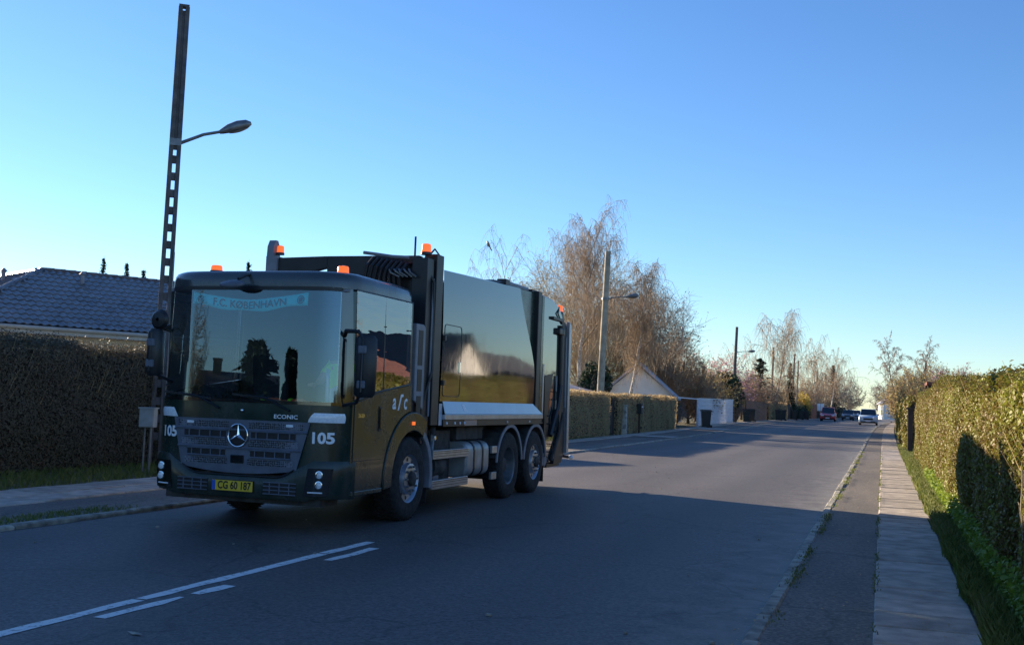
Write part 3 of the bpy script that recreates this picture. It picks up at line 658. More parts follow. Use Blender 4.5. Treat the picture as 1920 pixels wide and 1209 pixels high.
def bushy(name, label, loc, h, rx, rz, seed, twm='twig_tan', leafm=None, leafn=0, leafs=.06, trunk_h=1.5, group=None, cat='tree', bark='bark', n1=26, n2=9, n3=6, tw=.006, r=.18, up=.25):
    """rounded dense crown of fine twigs, optional buds / leaves in clumps"""
    rg = np.random.default_rng(seed); t = thing(name, loc, label, cat, group); S = []; tips = []
    tm = MB(); tp = path(rg, (0, 0, -.1), (0, 0, 1), trunk_h + .1, 4, .04, lambda s: .1); tm.tube([tuple(q) for q in tp], [r, r * .85, r * .75, r * .65, r * .55], 8); tm.build('trunk', bark, t, smooth=True)
    cz = h - rz
    for i in range(n1):
        u = (i + .5) / n1; ph = i * 2.39996; zz = 1 - 1.75 * u; rr_ = math.sqrt(max(0, 1 - zz * zz))
        k = rg.uniform(.8, 1.08); tgt = np.array([rx * rr_ * math.cos(ph) * k, rx * rr_ * math.sin(ph) * k, cz + rz * zz * k])
        st = tp[-1 if rg.random() < .6 else -2]; d = tgt - st; L = np.linalg.norm(d) * 1.03
        lp = path(rg, st, d / L + np.array([0, 0, up]), L, 7, .07, lambda s: -.07 * (s < .9)); 
        for j in range(7): lp[j + 1] = lp[j + 1] + (st + d * ((j + 1) / 7) - lp[j + 1]) * .6
        for j in range(7): S.append((lp[j], lp[j + 1], max(.04 * (1 - j / 7), tw), max(.04 * (1 - (j + 1) / 7), tw)))
        for j in range(2, 8):
            for q in range(n2 // 3 if j < 4 else n2 // 2 + 1):
                d2 = nrm(lp[j] - lp[j - 1]) * .7 + rg.normal(0, .7, 3) + np.array([0, 0, .2]); L2 = L * rg.uniform(.14, .34)
                sp = path(rg, lp[j], d2, L2, 3, .2, lambda s: .08)
                for a in range(3): S.append((sp[a], sp[a + 1], tw * 1.3, tw))
                for a in range(1, 4):
                    for _ in range(n3 // 3):
                        d3 = nrm(sp[a] - sp[a - 1]) + rg.normal(0, .7, 3); e = sp[a] + nrm(d3) * L * rg.uniform(.05, .14); S.append((sp[a], e, tw * .9, tw * .6)); tips.append(e)
    tag(seg_mesh('crown', S, twm, t), kind='stuff')
    if leafm:
        T = np.array(tips); P = T[rg.integers(0, len(T), leafn)] + rg.normal(0, .10, (leafn, 3)); add_leaves('leaves', P, leafs, leafm, t, rg)
    return t

def add_leaves(name, P, s, m, t, rg):
    n = len(P); N = rg.normal(0, 1, (n, 3)); N[:, 2] += .4; N /= np.linalg.norm(N, axis=1)[:, None]
    d = np.cross(N, rg.normal(0, 1, (n, 3))); d /= np.linalg.norm(d, axis=1)[:, None]; e = np.cross(N, d); s = (s * rg.uniform(.6, 1.4, n))[:, None]
    return tag(quads(name, np.stack([P - d * s, P + e * s * .6, P + d * s, P - e * s * .6], 1), m, t), kind='stuff')

def conifer(name, label, loc, h, w, seed, group=None, gap=0.0, cat='tree', m='needle', dens=1.0, droop=-.12, step=.028, ns=.085):
    rg = np.random.default_rng(seed); t = thing(name, loc, label, cat, group)
    MB().tube([(0, 0, -.1), (.02, 0, h * .5), (0, 0, h)], [.02 * h * .8, .012 * h, .008], 7).build('trunk', 'bark', t, smooth=True)
    S = []; P = []
    z = h * .08
    while z < h * .985:
        f = z / h; L0 = w * (1 - f) ** .85 + .06 * w
        for k in range(7 if not gap else 4):
            az = rg.uniform(0, 6.283); L = L0 * rg.uniform(.65, 1.15)
            lp = path(rg, (0, 0, z), (math.cos(az), math.sin(az), .12 if f < .7 else .6), L, 5, .07, lambda s: droop + .12 * s)
            for j in range(5):
                S.append((lp[j], lp[j + 1], .02 * (1 - j / 6), .02 * (1 - (j + 1) / 6)))
                m_ = int((9 if not gap else 6) * dens * (1.2 - .1 * j)); q = lp[j] + (lp[j + 1] - lp[j]) * rg.random((m_, 1)) + rg.normal(0, .055 * w * (1 - f * .6), (m_, 3)) * np.array([1, 1, .5 if ns > .06 else 1.6]); P.append(q)
        z += h * (step if not gap else .05) * rg.uniform(.7, 1.3)
    tag(seg_mesh('branches_or_core', S, 'twig_grey', t), kind='stuff'); P = np.concatenate(P); n = len(P)
    N = rg.normal(0, .5, (n, 3)); N[:, 2] += 1; N /= np.linalg.norm(N, axis=1)[:, None]
    d = P.copy(); d[:, 2] = -.2; d += rg.normal(0, .35, (n, 3)) * np.linalg.norm(d, axis=1)[:, None]; d -= N * (d * N).sum(1)[:, None]; d /= np.linalg.norm(d, axis=1)[:, None] + 1e-9; e = np.cross(N, d); s = (w * ns * rg.uniform(.6, 1.4, n))[:, None]
    tag(quads('crown', np.stack([P - d * s, P + e * s * .3, P + d * s * 1.2, P - e * s * .3], 1), m, t), kind='stuff')
    return t

def shrub(name, label, loc, rx, ry, h, m, n, s, seed, group=None, cat='shrub', tw='twig_grey', ntw=260, lump=7):
    rg = np.random.default_rng(seed); t = thing(name, loc, label, cat, group)
    S = []
    for i in range(ntw):
        az = rg.uniform(0, 6.283); rr = rg.random() ** .5; tgt = np.array([rx * rr * math.cos(az), ry * rr * math.sin(az), h * (1 - .55 * rr * rr) * rg.uniform(.7, 1.08)])
        st = np.array([tgt[0] * .15, tgt[1] * .15, 0]); mid = (st + tgt) / 2 + np.array([0, 0, h * .08]) + rg.normal(0, .06 * h, 3)
        S += [(st, mid, .012, .008), (mid, tgt, .008, .004)]
        for k in range(3): S.append((mid + (tgt - mid) * rg.random(), tgt + rg.normal(0, .12 * h, 3), .005, .003))
    tag(seg_mesh('stems', S, tw, t), kind='stuff')
    C = []
    for i in range(lump):
        az = rg.uniform(0, 6.283); rr = rg.random() ** .5 * .7; C.append((rx * rr * math.cos(az), ry * rr * math.sin(az), h * rg.uniform(.3, .78), rg.uniform(.3, .5)))
    C.append((0, 0, h * .5, .62)); P = []
    for c in C:
        k = n // len(C); q = rg.normal(0, 1, (k, 3)); q /= np.linalg.norm(q, axis=1)[:, None]; q *= rg.random((k, 1)) ** .4
        P.append(q * np.array([rx, ry, h * .62]) * c[3] + np.array(c[:3]))
    P = np.concatenate(P); P = P[P[:, 2] > .02]
    add_leaves('leaves', P, s, m, t, rg); return t

def at(x, y): return (x + xr(y), y, zr(y))
birch('birch_tree', 'tall weeping birch, left crown of the big pair above the garden', (-17.2, 64, 0), 13.8, 21, .74, .95, low=.3, nl=30, dens=1.3, r=.17, lean=(.02, 0), tw=.0075)
birch('birch_tree', 'weeping birch with drooping right-hand crown beside the pale pole', (-14.8, 66, 0), 11.0, 22, .62, 1.2, low=.34, nl=26, dens=1.05, r=.15, lean=(.03, 0), tw=.0075)
slender = birch('birch_tree', 'slender weeping birch rising behind the truck body, bird on it', (-20.3, 57.5, 0), 11.0, 23, .75, .9, nl=18, dens=.7, r=.10)
bushy('round_tree', 'dense rounded tan-twigged tree behind the birches', (-21.0, 79, 0), 11.6, 4.2, 4.9, 24, leafm='bud_tan', leafn=9000, leafs=.06, n1=56, n2=13, n3=9, trunk_h=2.2, r=.22, tw=.008)
bushy('round_tree', 'dense reddish twiggy tree behind the pale gabled roof', (-16.4, 81, 0), 9.0, 3.2, 4.2, 25, twm='twig_birch', leafm='bud_red', leafn=9000, leafs=.06, n1=52, n2=13, n3=9, trunk_h=1.4, tw=.009)
bushy('round_tree', 'low reddish brown bush sloping down right of the birches', (-14.0, 84, 0), 4.6, 2.2, 2.2, 26, twm='twig_birch', leafm='bud_red', leafn=4000, leafs=.07, n1=34, n2=12, n3=9, trunk_h=.8, tw=.009)
shrub('ivy_shrub', 'dark green ivy clump at the foot of the birches by the truck tail', (-15.7, 60.5, 0), 1.2, 1.0, 4.2, 'leaf_dark', 5200, .10, 27, lump=9)
# gardens behind the left pavement
for i, (x, y, h, rx, tm_, lf, lab) in enumerate([
    (-16.0, 86, 4.6, 3.3, 'twig_tan', 'bud_tan', 'tan bare garden bush left of the flagpoles'),
    (-15.2, 94, 4.2, 3.0, 'twig_tan', 'bud_tan', 'brownish bush between the flagpoles and the dark evergreen'),
    (-14.6, 118, 4.6, 3.2, 'twig_birch', 'bud_red', 'reddish bare bush behind the orange board fence'),
    (-14.8, 128, 4.4, 3.0, 'twig_birch', 'bud_red', 'purplish bare bush above the low brown hedge'),
    (-15.5, 150, 5.0, 3.6, 'twig_birch', 'bud_tan', 'bare bush beside the far weeping birch'),
    (-15.2, 186, 5.6, 4.0, 'twig_birch', 'bud_red', 'far reddish bush behind the red vehicle'),
    (-15.6, 212, 6.0, 4.6, 'twig_grey', 'bud_tan', 'far grey bush near the end of the left hedges')]):
    bushy('garden_bush', lab, at(x, y), h, rx, h * .46, 40 + i, twm=tm_, leafm=lf, leafn=2600, leafs=.09, n1=30, n2=10, n3=6, trunk_h=.7, tw=.012, cat='bush', group='bare garden bushes')
shrub('evergreen_shrub', 'dark green evergreen shrub beside the third lamp pole', at(-14.2, 101), 2.6, 2.2, 4.3, 'leaf_dark', 5200, .15, 51, lump=9)
shrub('evergreen_shrub', 'dark evergreen at the end of the white fence, at the pole foot', at(-12.6, 99), .8, .8, 2.4, 'leaf_dark', 1800, .10, 52)
shrub('evergreen_shrub', 'small dark shrub in the opening before the white fence', at(-12.9, 70.6), 1.1, 1.5, 2.0, 'leaf_dark', 2200, .09, 59)
bushy('cherry_tree', 'pink blossoming cherry behind the dark evergreen', at(-15.6, 112), 6.0, 2.9, 2.6, 53, twm='twig_birch', leafm='blossom', leafn=5200, leafs=.09, trunk_h=1.4, tw=.011)
shrub('forsythia', 'yellow flowering bush just over the orange board fence', at(-12.9, 112), .9, 3.0, 2.2, 'forsythia', 2400, .10, 54)
shrub('forsythia', 'yellow willow-like bush above the far orange fence', at(-13.9, 168), 2.2, 4.0, 3.9, 'forsythia', 2600, .15, 55)
birch('birch_tree', 'tall weeping birch standing alone down the street', at(-13.0, 134), 13.0, 31, .95, 1.9, nl=20, dens=.8, r=.16, tw=.012)
conifer('cedar_tree', 'flat-branched dark conifer left of the far weeping birch', at(-14.0, 128), 7.0, 3.4, 56, gap=1, droop=-.05, dens=.6, m='needle_pale')
conifer('spruce_tree', 'small pointed dark spruce right of the far weeping birch', at(-12.6, 148), 7.4, 1.3, 57)
b3 = birch('birch_tree', 'distant weeping birch left of the far pair', at(-12.5, 185), 12.8, 32, 1.0, 1.7, nl=15, dens=.55, tw=.016)
b4 = copy_tree(b3); b4.location = at(-12.0, 205); b4.rotation_euler = (0, 0, 1.9); b4.scale = (.9, .9, .95); b4['label'] = 'distant weeping birch right of the far pair'
conifer('thuja_tree', 'dark columnar conifer among the far birches', at(-12.2, 214), 10, 1.9, 58)
for i, (x, y, h) in enumerate(((-11.5, 240, 9), (-9, 262, 8), (-3, 300, 8.5), (6, 310, 9))):
    bushy('far_tree', ['bare tree left of the pale house at the road end', 'low bare tree beside the pale house at the road end', 'bare tree behind the pale house at the road end', 'bare tree right of the pale house at the road end'][i], at(x - 4, y), h, h * .45, h * .42, 70 + i, twm='twig_grey', n1=26, n2=9, n3=6, trunk_h=1.6, tw=.02)
# right side of the street
b5 = birch('bare_tree', 'taller bare tree above the right hedge, left stem', at(1.0, 100), 8.2, 33, .62, .25, 'twig_grey', bark='bark', nl=24, dens=1.3, r=.12, tw=.009)
b6 = copy_tree(b5); b6.location = at(2.9, 103); b6.rotation_euler = (0, 0, 2.2); b6.scale = (1, 1, .98); b6['label'] = 'taller bare tree above the right hedge, right stem'
for i, (x, y, h, rx) in enumerate(((2.9, 62, 3.0, 1.8), (2.8, 72, 3.7, 2.0), (2.6, 84, 4.0, 2.3), (2.3, 97, 4.6, 2.4), (3.0, 125, 4.6, 3.0), (2.6, 160, 5.2, 3.4))):
    bushy('verge_bush', ['tan bush just beyond the right hedge end', 'second tan bush beyond the right hedge', 'brown bush under the bare trees, nearer', 'brown bush under the bare trees, farther', 'hazy bush far down the right side', 'farthest bush down the right side'][i], at(x, y), h, rx, h * .46, 80 + i, twm='twig_tan', leafm='bud_tan', leafn=2200, leafs=.07, n1=30, n2=10, n3=6, trunk_h=.5, tw=.010, cat='bush', group='bushes along the right footpath')
bushy('cherry_tree', 'small pink blossom tree by the dark wooden shelter', at(3.6, 66), 3.9, 1.3, 1.1, 88, twm='twig_birch', leafm='blossom', leafn=1500, leafs=.06, trunk_h=1.4, n1=18)
# conifer tips behind the tiled house
for i, (x, y, h) in enumerate(((-40.3, 49.5, 8.5), (-39.0, 49.8, 8.2), (-38.2, 50.2, 7.9), (-32.8, 52, 8.6))):
    conifer('spruce_tree', ['leftmost spruce tip above the tiled roof', 'middle spruce tip above the tiled roof', 'rightmost spruce tip above the tiled roof by the mast', 'spruce tip showing over the truck cab roof'][i], (x, y, 0), h + .05, 1.0, 90 + i, dens=.8, step=.017, ns=.05)

# ------------------------------------------------------------------ tiled house at left
def tile_grid(nx, ny, gw, gl):
    """one S-shaped pantile, lower edge proud"""
    prof = [(0, .0), (.16, .022), (.36, .045), (.56, .03), (.72, .006), (.9, .0), (1.02, .008)]
    v = []; f = []
    for j, (yy, zz) in enumerate(((0, .03), (gl * 1.08, .0))):
        for a, b in prof: v.append((a * gw, yy, b + zz))
    for a, b in prof: v.append((a * gw, -.002, b + .006))
    n = len(prof)
    for i in range(n - 1): f += [(i, i + 1, n + i + 1, n + i), (2 * n + i, 2 * n + i + 1, i + 1, i)]
    return v, f

def roof_plane(parent, O, ux, us, nrm_, wtop, wbot_l, wbot_r, slope, gw, gl, m, keep):
    """O: eave-left corner; ux along eave, us up the slope; trapezoid between hip insets. keep = budget of single tiles (list)"""
    v, f = tile_grid(1, 1, gw, gl); me = bpy.data.meshes.new('roof_tile'); me.from_pydata(v, [], f); me.materials.append(MT[m])
    me.polygons.foreach_set('use_smooth', [True] * len(me.polygons)); me.set_sharp_from_angle(angle=math.radians(40))
    rot = Matrix((ux, us, nrm_)).transposed().to_4x4()
    ny = int(slope / gl); restm = MB(); cand = []
    for j in range(ny + 1):
        s = j * gl
        if s + gl * .6 > slope: break
        a = wbot_l[0] + (wbot_l[1] - wbot_l[0]) * s / slope; b = wbot_r[0] + (wbot_r[1] - wbot_r[0]) * s / slope
        k0, k1 = math.ceil(a / gw), int(b / gw)
        for k in range(k0, k1): cand.append((k * gw, s))
    for (a, s) in cand:
        p = Vector(O) + ux * a + us * s + nrm_ * .02
        if keep and keep(p):
            o = bpy.data.objects.new('roof_tile', me); link(o, parent); o.matrix_local = Matrix.Translation(p) @ rot @ Matrix.Rotation(rnd.uniform(-.01, .01), 4, 'Z')
        else:
            restm.add([p + rot.to_3x3() @ Vector(q) for q in v], f)
    if restm.v: tag(restm.build('far_tiles', m, parent, smooth=True, ang=40), kind='stuff')

hx = Vector((math.sin(math.radians(29)), math.cos(math.radians(29)), 0)); hn = Vector((hx.y, -hx.x, 0))   # ridge direction, outward (camera side)
A = Vector((-26.45, 29.5, 5.25)); run, rise = 4.2, 2.05
th = thing('tiled_house', (A.x, A.y, 0), 'low cream house with glossy dark pantile roof behind the left hedge', 'house')
loc = lambda p: Vector(p) - Vector((A.x, A.y, 0))
E0 = A + hn * run - hx * run * 0 - Vector((0, 0, rise))      # eave point below A on the camera side
hl = -hn                                                    # second wing direction (to the left/back)
Lr = 7.2
sl_ = math.hypot(run, rise); us = (A - E0).normalized(); nn = hx.cross(us).normalized()
if nn.z < 0: nn = -nn
O = loc(E0)
wall = MB(); roof = MB()
# wing 1 (ridge along hx from A), camera side plane + back plane; hip at corner on the left
corner = A + hn * run - hx * run - Vector((0, 0, rise))
B = A + hx * Lr; EB = B + hn * run - Vector((0, 0, rise)); back1 = A - hn * run + hx * run - Vector((0, 0, rise)); back2 = B - hn * run - Vector((0, 0, rise))
A2 = A + hl * 9; F2 = A2 - hx * run - Vector((0, 0, rise)); G2 = A2 + hx * run - Vector((0, 0, rise))
roof.add([loc(p) for p in (corner, EB, B, A, F2, A2, back1, back2, G2)], [(0, 1, 2, 3), (0, 3, 5, 4), (3, 2, 7, 6), (3, 6, 8, 5)])
ro = roof.build('roof', 'roof_dark', th)
pc = [corner - hn * .45 + hx * .45, EB - hn * .45, back2 + hn * .45, back1 + hn * .45 - hx * .45 * 0, G2, F2 + hx * .45]
wall.prism([(loc(p).x, loc(p).y) for p in pc], 'z', 0, A.z - rise + .12); wall.build('wall', 'wall_cream', th)
def keepA(p): return True
cnt = [0]
def keep1(p):
    cnt[0] += 1; return cnt[0] <= 300
# visible tiles first: the camera-side plane
roof_plane(ro, loc(corner), hx, us, nn, 0, (0.0, run), (run + Lr, run + Lr), sl_, .245, .36, 'tile', keep1)
us2 = (A - (A - hx * run - Vector((0, 0, rise)))).normalized(); n2 = us2.cross(-hl).normalized()
if n2.z < 0: n2 = -n2
roof_plane(ro, loc(corner), hl, us2, n2, 0, (0.0, run), (run + 8, run + 8), sl_, .245, .36, 'tile_brown', None)
for P0, P1, nm in ((A, B, 'ridge_tile'), (A, A2, 'ridge_tile'), (corner, A, 'hip_tile')):
    d = (P1 - P0); L = d.length; d.normalize(); k = int(L / .36)
    for i in range(min(k, 30)):
        p = loc(P0) + d * (.36 * i) + Vector((0, 0, .02)); MB().tube([tuple(p), tuple(p + d * .39)], [.085, .10], 8).build(nm, 'tile_brown' if nm != 'hip_tile' else 'tile', ro, smooth=True)
fas = MB(); dd = (EB - corner).normalized(); c_ = loc(corner) + Vector((0, 0, -.12)); fas.box(tuple((loc(corner) + loc(EB)) / 2 + Vector((0, 0, -.13)) + hn * .03), (.04, (EB - corner).length, .2), rz=-math.radians(29)); fas.build('fascia', 'gutter', th)
gt = MB().tube([tuple(loc(corner) + hn * .1 + Vector((0, 0, -.06))), tuple(loc(EB) + hn * .1 + Vector((0, 0, -.06)))], .06, 10); gt.build('gutter', 'gutter', th, smooth=True)
for q, sx in ((A + hx * 1.0 + hn * .9 - Vector((0, 0, .42)), 1), (A + hl * 1.3 - hx * .8 - Vector((0, 0, .36)), 1)):
    v = MB().tube([tuple(loc(q)), tuple(loc(q) + Vector((0, 0, .35)))], [.07, .07], 8); v.tube([tuple(loc(q) + Vector((0, 0, .33))), tuple(loc(q) + Vector((0, 0, .44)))], [.13, .03], 8); v.build('roof_vent', 'greyplastic', ro)

def plain_house(name, label, loc_, rz, L, Wd, he, hrg, wallm, roofm, chim=True, wins=True, gable_win=True, over=.4):
    """gabled house, ridge along local y"""
    t = thing(name, loc_, label, 'house', None, rz)
    w = MB().prism([(-Wd / 2, 0), (Wd / 2, 0), (Wd / 2, he), (0, hrg - .12), (-Wd / 2, he)], 'y', -L / 2, L / 2); w.build('wall', wallm, t)
    r = MB(); k = (hrg - he) / (Wd / 2); e = Wd / 2 + over
    r.prism([(-e, he - k * over), (0, hrg), (e, he - k * over), (e, he - k * over + .16), (0, hrg + .18), (-e, he - k * over + .16)], 'y', -L / 2 - .3, L / 2 + .3)
    rf = r.build('roof', roofm, t)
    if chim:
        c = MB().bb(-.35, .35, L * .12, L * .12 + .6, hrg - .5, hrg + .75); c.bb(-.42, .42, L * .12 - .06, L * .12 + .66, hrg + .75, hrg + .85); c.build('chimney', 'brick', rf)
    if wins:
        for s in (-1, 1):
            for y in np.linspace(-L * .33, L * .33, 3):
                f = MB().bb(min(s * Wd / 2, s * (Wd / 2 + .04)), max(s * Wd / 2, s * (Wd / 2 + .04)), y - .6, y + .6, .9, 2.1).build('window', 'white', t)
                for a in (-.28, .28): MB().box((s * (Wd / 2 + .045), y + a, 1.5), (.012, .46, 1.02)).build('pane', 'window', f)
    if gable_win:
        for s in (-1, 1):
            f = MB().bb(-.5, .5, min(s * L / 2, s * (L / 2 + .04)), max(s * L / 2, s * (L / 2 + .04)), he * .35, he * .35 + 1.1).build('window', 'white', t)
            MB().box((0, s * (L / 2 + .046), he * .35 + .55), (.84, .012, .94)).build('pane', 'window', f)
    return t
plain_house('gabled_house', 'small house with pale gabled roof peeping over the hedge under the birches', (-15.7, 74.5, 0), math.radians(8), 6, 4.4, 2.3, 4.2, 'wall_white', 'roof_pale', chim=False)
plain_house('gabled_house', 'white bungalow with flat pale roof just behind the truck tail', (-17.2, 56, 0), 0, 7, 5, 1.95, 2.5, 'wall_white', 'roof_pale', chim=False)
plain_house('gabled_house', 'pale grey house closing the far end of the road', at(-2.6, 262), math.radians(8), 8, 7, 3.6, 6.4, 'wall_white', 'roof_pale')
plain_house('gabled_house', 'dark roofed cottage behind the far left hedge', at(-18, 196), 0, 9, 7, 2.5, 4.6, 'brick', 'tile_red', chim=False)
# out of the frame: neighbours that shade the street or show in the truck's windows and polished side
plain_house('gabled_house', 'steep neighbouring house left of the picture, shading the road', (-22.2, 9.6, 0), 0, 17.5, 7.2, 3.2, 7.5, 'wall_cream', 'tile_brown')
plain_house('gabled_house', 'red tiled house across the street, mirrored in the cab side window', (12.5, 43.3, 0), 0, 8.5, 8, 2.2, 4.1, 'brick', 'tile_red', chim=False)
plain_house('gabled_house', 'white gabled house across the street, mirrored in the truck body', (14.5, 55.5, 0), math.radians(90), 9, 5.6, 2.7, 5.2, 'wall_white', 'roof_dark', chim=False)
plain_house('gabled_house', 'long low yellow house across the street, mirrored in the truck body', (14, 69, 0), 0, 13, 7.5, 2.5, 4.6, 'brick', 'roof_dark', chim=False)
plain_house('gabled_house', 'house with chimney behind the camera, mirrored in the windscreen', (-34, -30, 0), math.radians(56), 9, 8, 2.3, 4.3, 'brick', 'roof_dark')
plain_house('wooden_garage', 'orange wooden garage across the street, mirrored in the truck body', (9.0, 62.5, 0), 0, 6, 4, 2.5, 2.9, 'wood_orange', 'roof_dark', chim=False, wins=False)
hedge('hedge', 'hedge on the left behind the camera', -14.2, -13.0, -40, 1.0, 1.9, 'leaf_shade', .13, 120, 12, curve=False)
conifer('spruce_tree', 'larger spruce mirrored in the windscreen middle', (-30, -28, 0), 5.8, 4.2, 95)
conifer('spruce_tree', 'dense spruce mirrored at the windscreen right', (-26.2, -30, 0), 5.6, 3.2, 96)
bushy('bare_tree', 'bare tree mirrored at the left of the windscreen', (-37.5, -25, 0), 7.6, 2.6, 3.2, 97, twm='twig_tan', n1=26, tw=.012)
birch('birch_tree', 'birch across the street mirrored in the cab side window', (9.4, 39.8, 0), 8.5, 34, .36, .7, nl=14, dens=.35, tw=.008)
conifer('spruce_tree', 'spruce left of the picture beside the neighbouring house', (-19.4, 16.6, 0), 6.6, 1.9, 98)

# ------------------------------------------------------------------ poles and lamps
def lamp_head(t, base, tip, up_=.28, r=.03):
    b, p = Vector(base), Vector(tip); mid = b + (p - b) * .55 + Vector((0, 0, up_ * .15))
    MB().tube([tuple(b), tuple(mid), tuple(p)], [r, r * .9, r * .85], 8).build('lamp_arm', 'steel', t, smooth=True)
    d = (p - b).normalized(); s = d.cross(Vector((0, 0, 1))).normalized(); u = s.cross(d); rows = []
    for a, w, hu, hd in ((-.06, .04, .035, .035), (.0, .06, .06, .05), (.14, .10, .11, .07), (.34, .135, .13, .085), (.52, .12, .10, .07), (.60, .05, .04, .03)):
        rows.append([tuple(p + d * a + s * (w * math.cos(q)) + u * ((hu if math.sin(q) > 0 else hd) * math.sin(q))) for q in np.linspace(0, 2 * math.pi, 14)[:-1]])
    h = MB().grid(rows, True); h.f += [tuple(range(13))[::-1], tuple(range(65, 78))]; ho = h.build('lamp_head', 'steel', t, smooth=True, ang=60)
    rows = [[tuple(p + d * (.32 + .2 * k * math.cos(q)) + s * (.10 * k * math.sin(q)) - u * (.075 + .03 * (1 - k * k))) for q in np.linspace(0, 2 * math.pi, 14)[:-1]] for k in (1, .7, .35, .02)]
    MB().grid(rows, True).build('lamp_glass', 'lampcover', ho, smooth=True, ang=80)

def round_pole(label, x, y, h, m, arm=None, r=.13, lean=(0, 0), group='street poles'):
    t = thing('street_pole', at(x, y), label, 'pole', group)
    MB().tube([(0, 0, -.2), (lean[0] * .5, lean[1] * .5, h * .5), (lean[0], lean[1], h)], [r, r * .86, r * .72], 12).build('post', m, t, smooth=True)
    if arm:
        zb = arm[0]; bx = lean[0] * zb / h; lamp_head(t, (bx + r * .7, 0, zb), (bx + arm[1], 0, zb + arm[2]), r=.028)
        MB().lathe([(zb - .06, r * 1.02), (zb + .06, r * 1.02)], (bx, 0, 0), 'z', 12, True).build('clamp', 'steel', t)
    return t
# lattice mast at left: two flanges joined by a web with slots
t = thing('lattice_mast', (-13.38, 18.25, 0), 'tall dark slotted mast with street lamp, left of the truck', 'pole', rz=math.radians(36))
LH = 9.12; LN = (.06, .0)
def mastx(z): return LN[0] * z / LH
def fl(s):
    rows = []
    for z in np.linspace(-.2, LH, 8):
        k = .092 - .026 * z / LH; a = s * k; rows.append([(mastx(z) + a + q[0], q[1], z) for q in ((-.042, -.075), (.042, -.075), (.042, .075), (-.042, .075))])
    m = MB().grid(rows, True); m.f += [(0, 1, 2, 3)[::-1], (28, 29, 30, 31)]; m.build('flange', 'pole', t, bevel=.008)
fl(-1); fl(1)
z = .6; i = 0
while z < LH:
    k = .092 - .026 * z / LH; hh_ = .15 if z < 6.2 else .4
    MB().box((mastx(z), 0, z), (2 * k - .06, .09, hh_)).build('web', 'pole', t)
    z += (.34 if z < 5.9 else .40); i += 1
MB().box((mastx(LH) , 0, LH + .015), (.20, .16, .05)).build('cap', 'pole', t)
lamp_head(t, (mastx(6.4) + .09, 0, 6.38), (mastx(6.4) + .88, .0, 6.70), r=.035)
MB().box((mastx(6.4), 0, 6.38), (.23, .18, .14)).build('clamp', 'steel', t)
MB().tube([(.13, -.08, .2), (.14, -.08, 2.6), (.14, -.08, 4.2)], .018, 8).build('cable_pipe', 'steel', t, smooth=True)
round_pole('pale tall lamp pole standing between the left hedges', -13.1, 52.4, 8.95, 'pole_light', (6.62, 1.05, .10), .19, (.22, 0))
round_pole('dark lamp pole with straight arm behind the white fence', -13.2, 101.5, 8.6, 'pole', (6.3, 1.15, .08), .17, (.25, 0))
round_pole('pole in front of the far weeping birch', -13.4, 134, 8.6, 'pole_light', None, .17, (.2, 0))
round_pole('dark tall pole right of the pointed spruce', -12.7, 151, 8.7, 'pole', None, .17, (.3, 0))
round_pole('tan pole above the far orange fence', -13.0, 160, 8.2, 'pole_light', (6.0, -1.4, 0), .17, (.2, 0))
round_pole('left one of the two farthest pale poles', -13.0, 192, 8, 'pole_light', None, .17)
round_pole('right one of the two farthest pale poles', -13.0, 208, 8, 'pole_light', None, .17)
round_pole('pole tip showing over the right hedge', 3.6, 160, 8.6, 'pole', None, .2, (.4, 0))
t = thing('flagpole', at(-15.7, 89.4), 'slim white flagpole, right one of the pair', 'flagpole', 'pair of flagpoles')
MB().tube([(0, 0, 0), (0, 0, 7.7)], [.1, .07], 8).build('mast', 'white', t, smooth=True); MB().lathe([(7.68, .01), (7.74, .06), (7.8, .01)], (0, 0, 0), 'z', 8).build('finial', 'chrome', t)
t = thing('flagpole', at(-16.1, 89.6), 'shorter flagpole with drooping pennant, left one of the pair', 'flagpole', 'pair of flagpoles')
MB().tube([(0, 0, 0), (.18, 0, 6.6)], [.1, .06], 8).build('mast', 'white', t, smooth=True)
rows = [[(.18 + w * math.cos(1.2) * (1 if k else 0), w * k * .3 + .05 * math.sin(z * 5), 6.5 - z) for k in (0, .5, 1)] for z, w in ((0, .1), (.5, .16), (1.0, .12), (1.6, .06), (2.1, .01))]
MB().grid(rows).build('pennant', 'tile_red', t, solid=.01)
# cabinet
t = thing('utility_cabinet', (-12.35, 16.6, 0), 'small grey metal cabinet on two posts by the dark hedge', 'cabinet')
MB().box((0, 0, 1.0), (.27, .18, .33), .25).build('housing', 'cabinet', t, bevel=.01); MB().box((0, 0, 1.175), (.30, .21, .025), .25).build('lid', 'cabinet', t)
MB().box((.03, -.092, .99), (.22, .012, .28), .25).build('door', 'cabinet', t)
for s in (-.06, .07): MB().cyl((s, 0, -.05), (s, 0, .86), .018, n=8).build('post', 'steel', t, smooth=True)
# crow on the slender birch
t = MB(); t.tube([(0, -.22, -.02), (0, -.1, 0), (0, .05, .03), (0, .14, .09), (0, .19, .12), (0, .25, .11)], [.015, .06, .085, .055, .05, .005], 8); t.tube([(0, -.2, -.02), (0, -.4, -.07)], [.035, .03], 6); t.cyl((.02, .02, -.02), (.02, .02, -.14), .008, n=5); t.cyl((-.02, .02, -.02), (-.02, .02, -.14), .008, n=5)
bo = t.build('crow', 'ink', None, smooth=True); q_ = np.array([s_[1] for s_ in t_segs[slender.name] if s_[2] > .0075]); k_ = np.argmin(np.abs(q_ - np.array([-.35, -.6, 10.2])).sum(1)); bo.location = Vector(q_[k_]) + slender.location + Vector((0, 0, .14)); bo.rotation_euler = (.7, 0, 1.2); tag(bo, 'black crow perched in the slender birch top', 'bird')

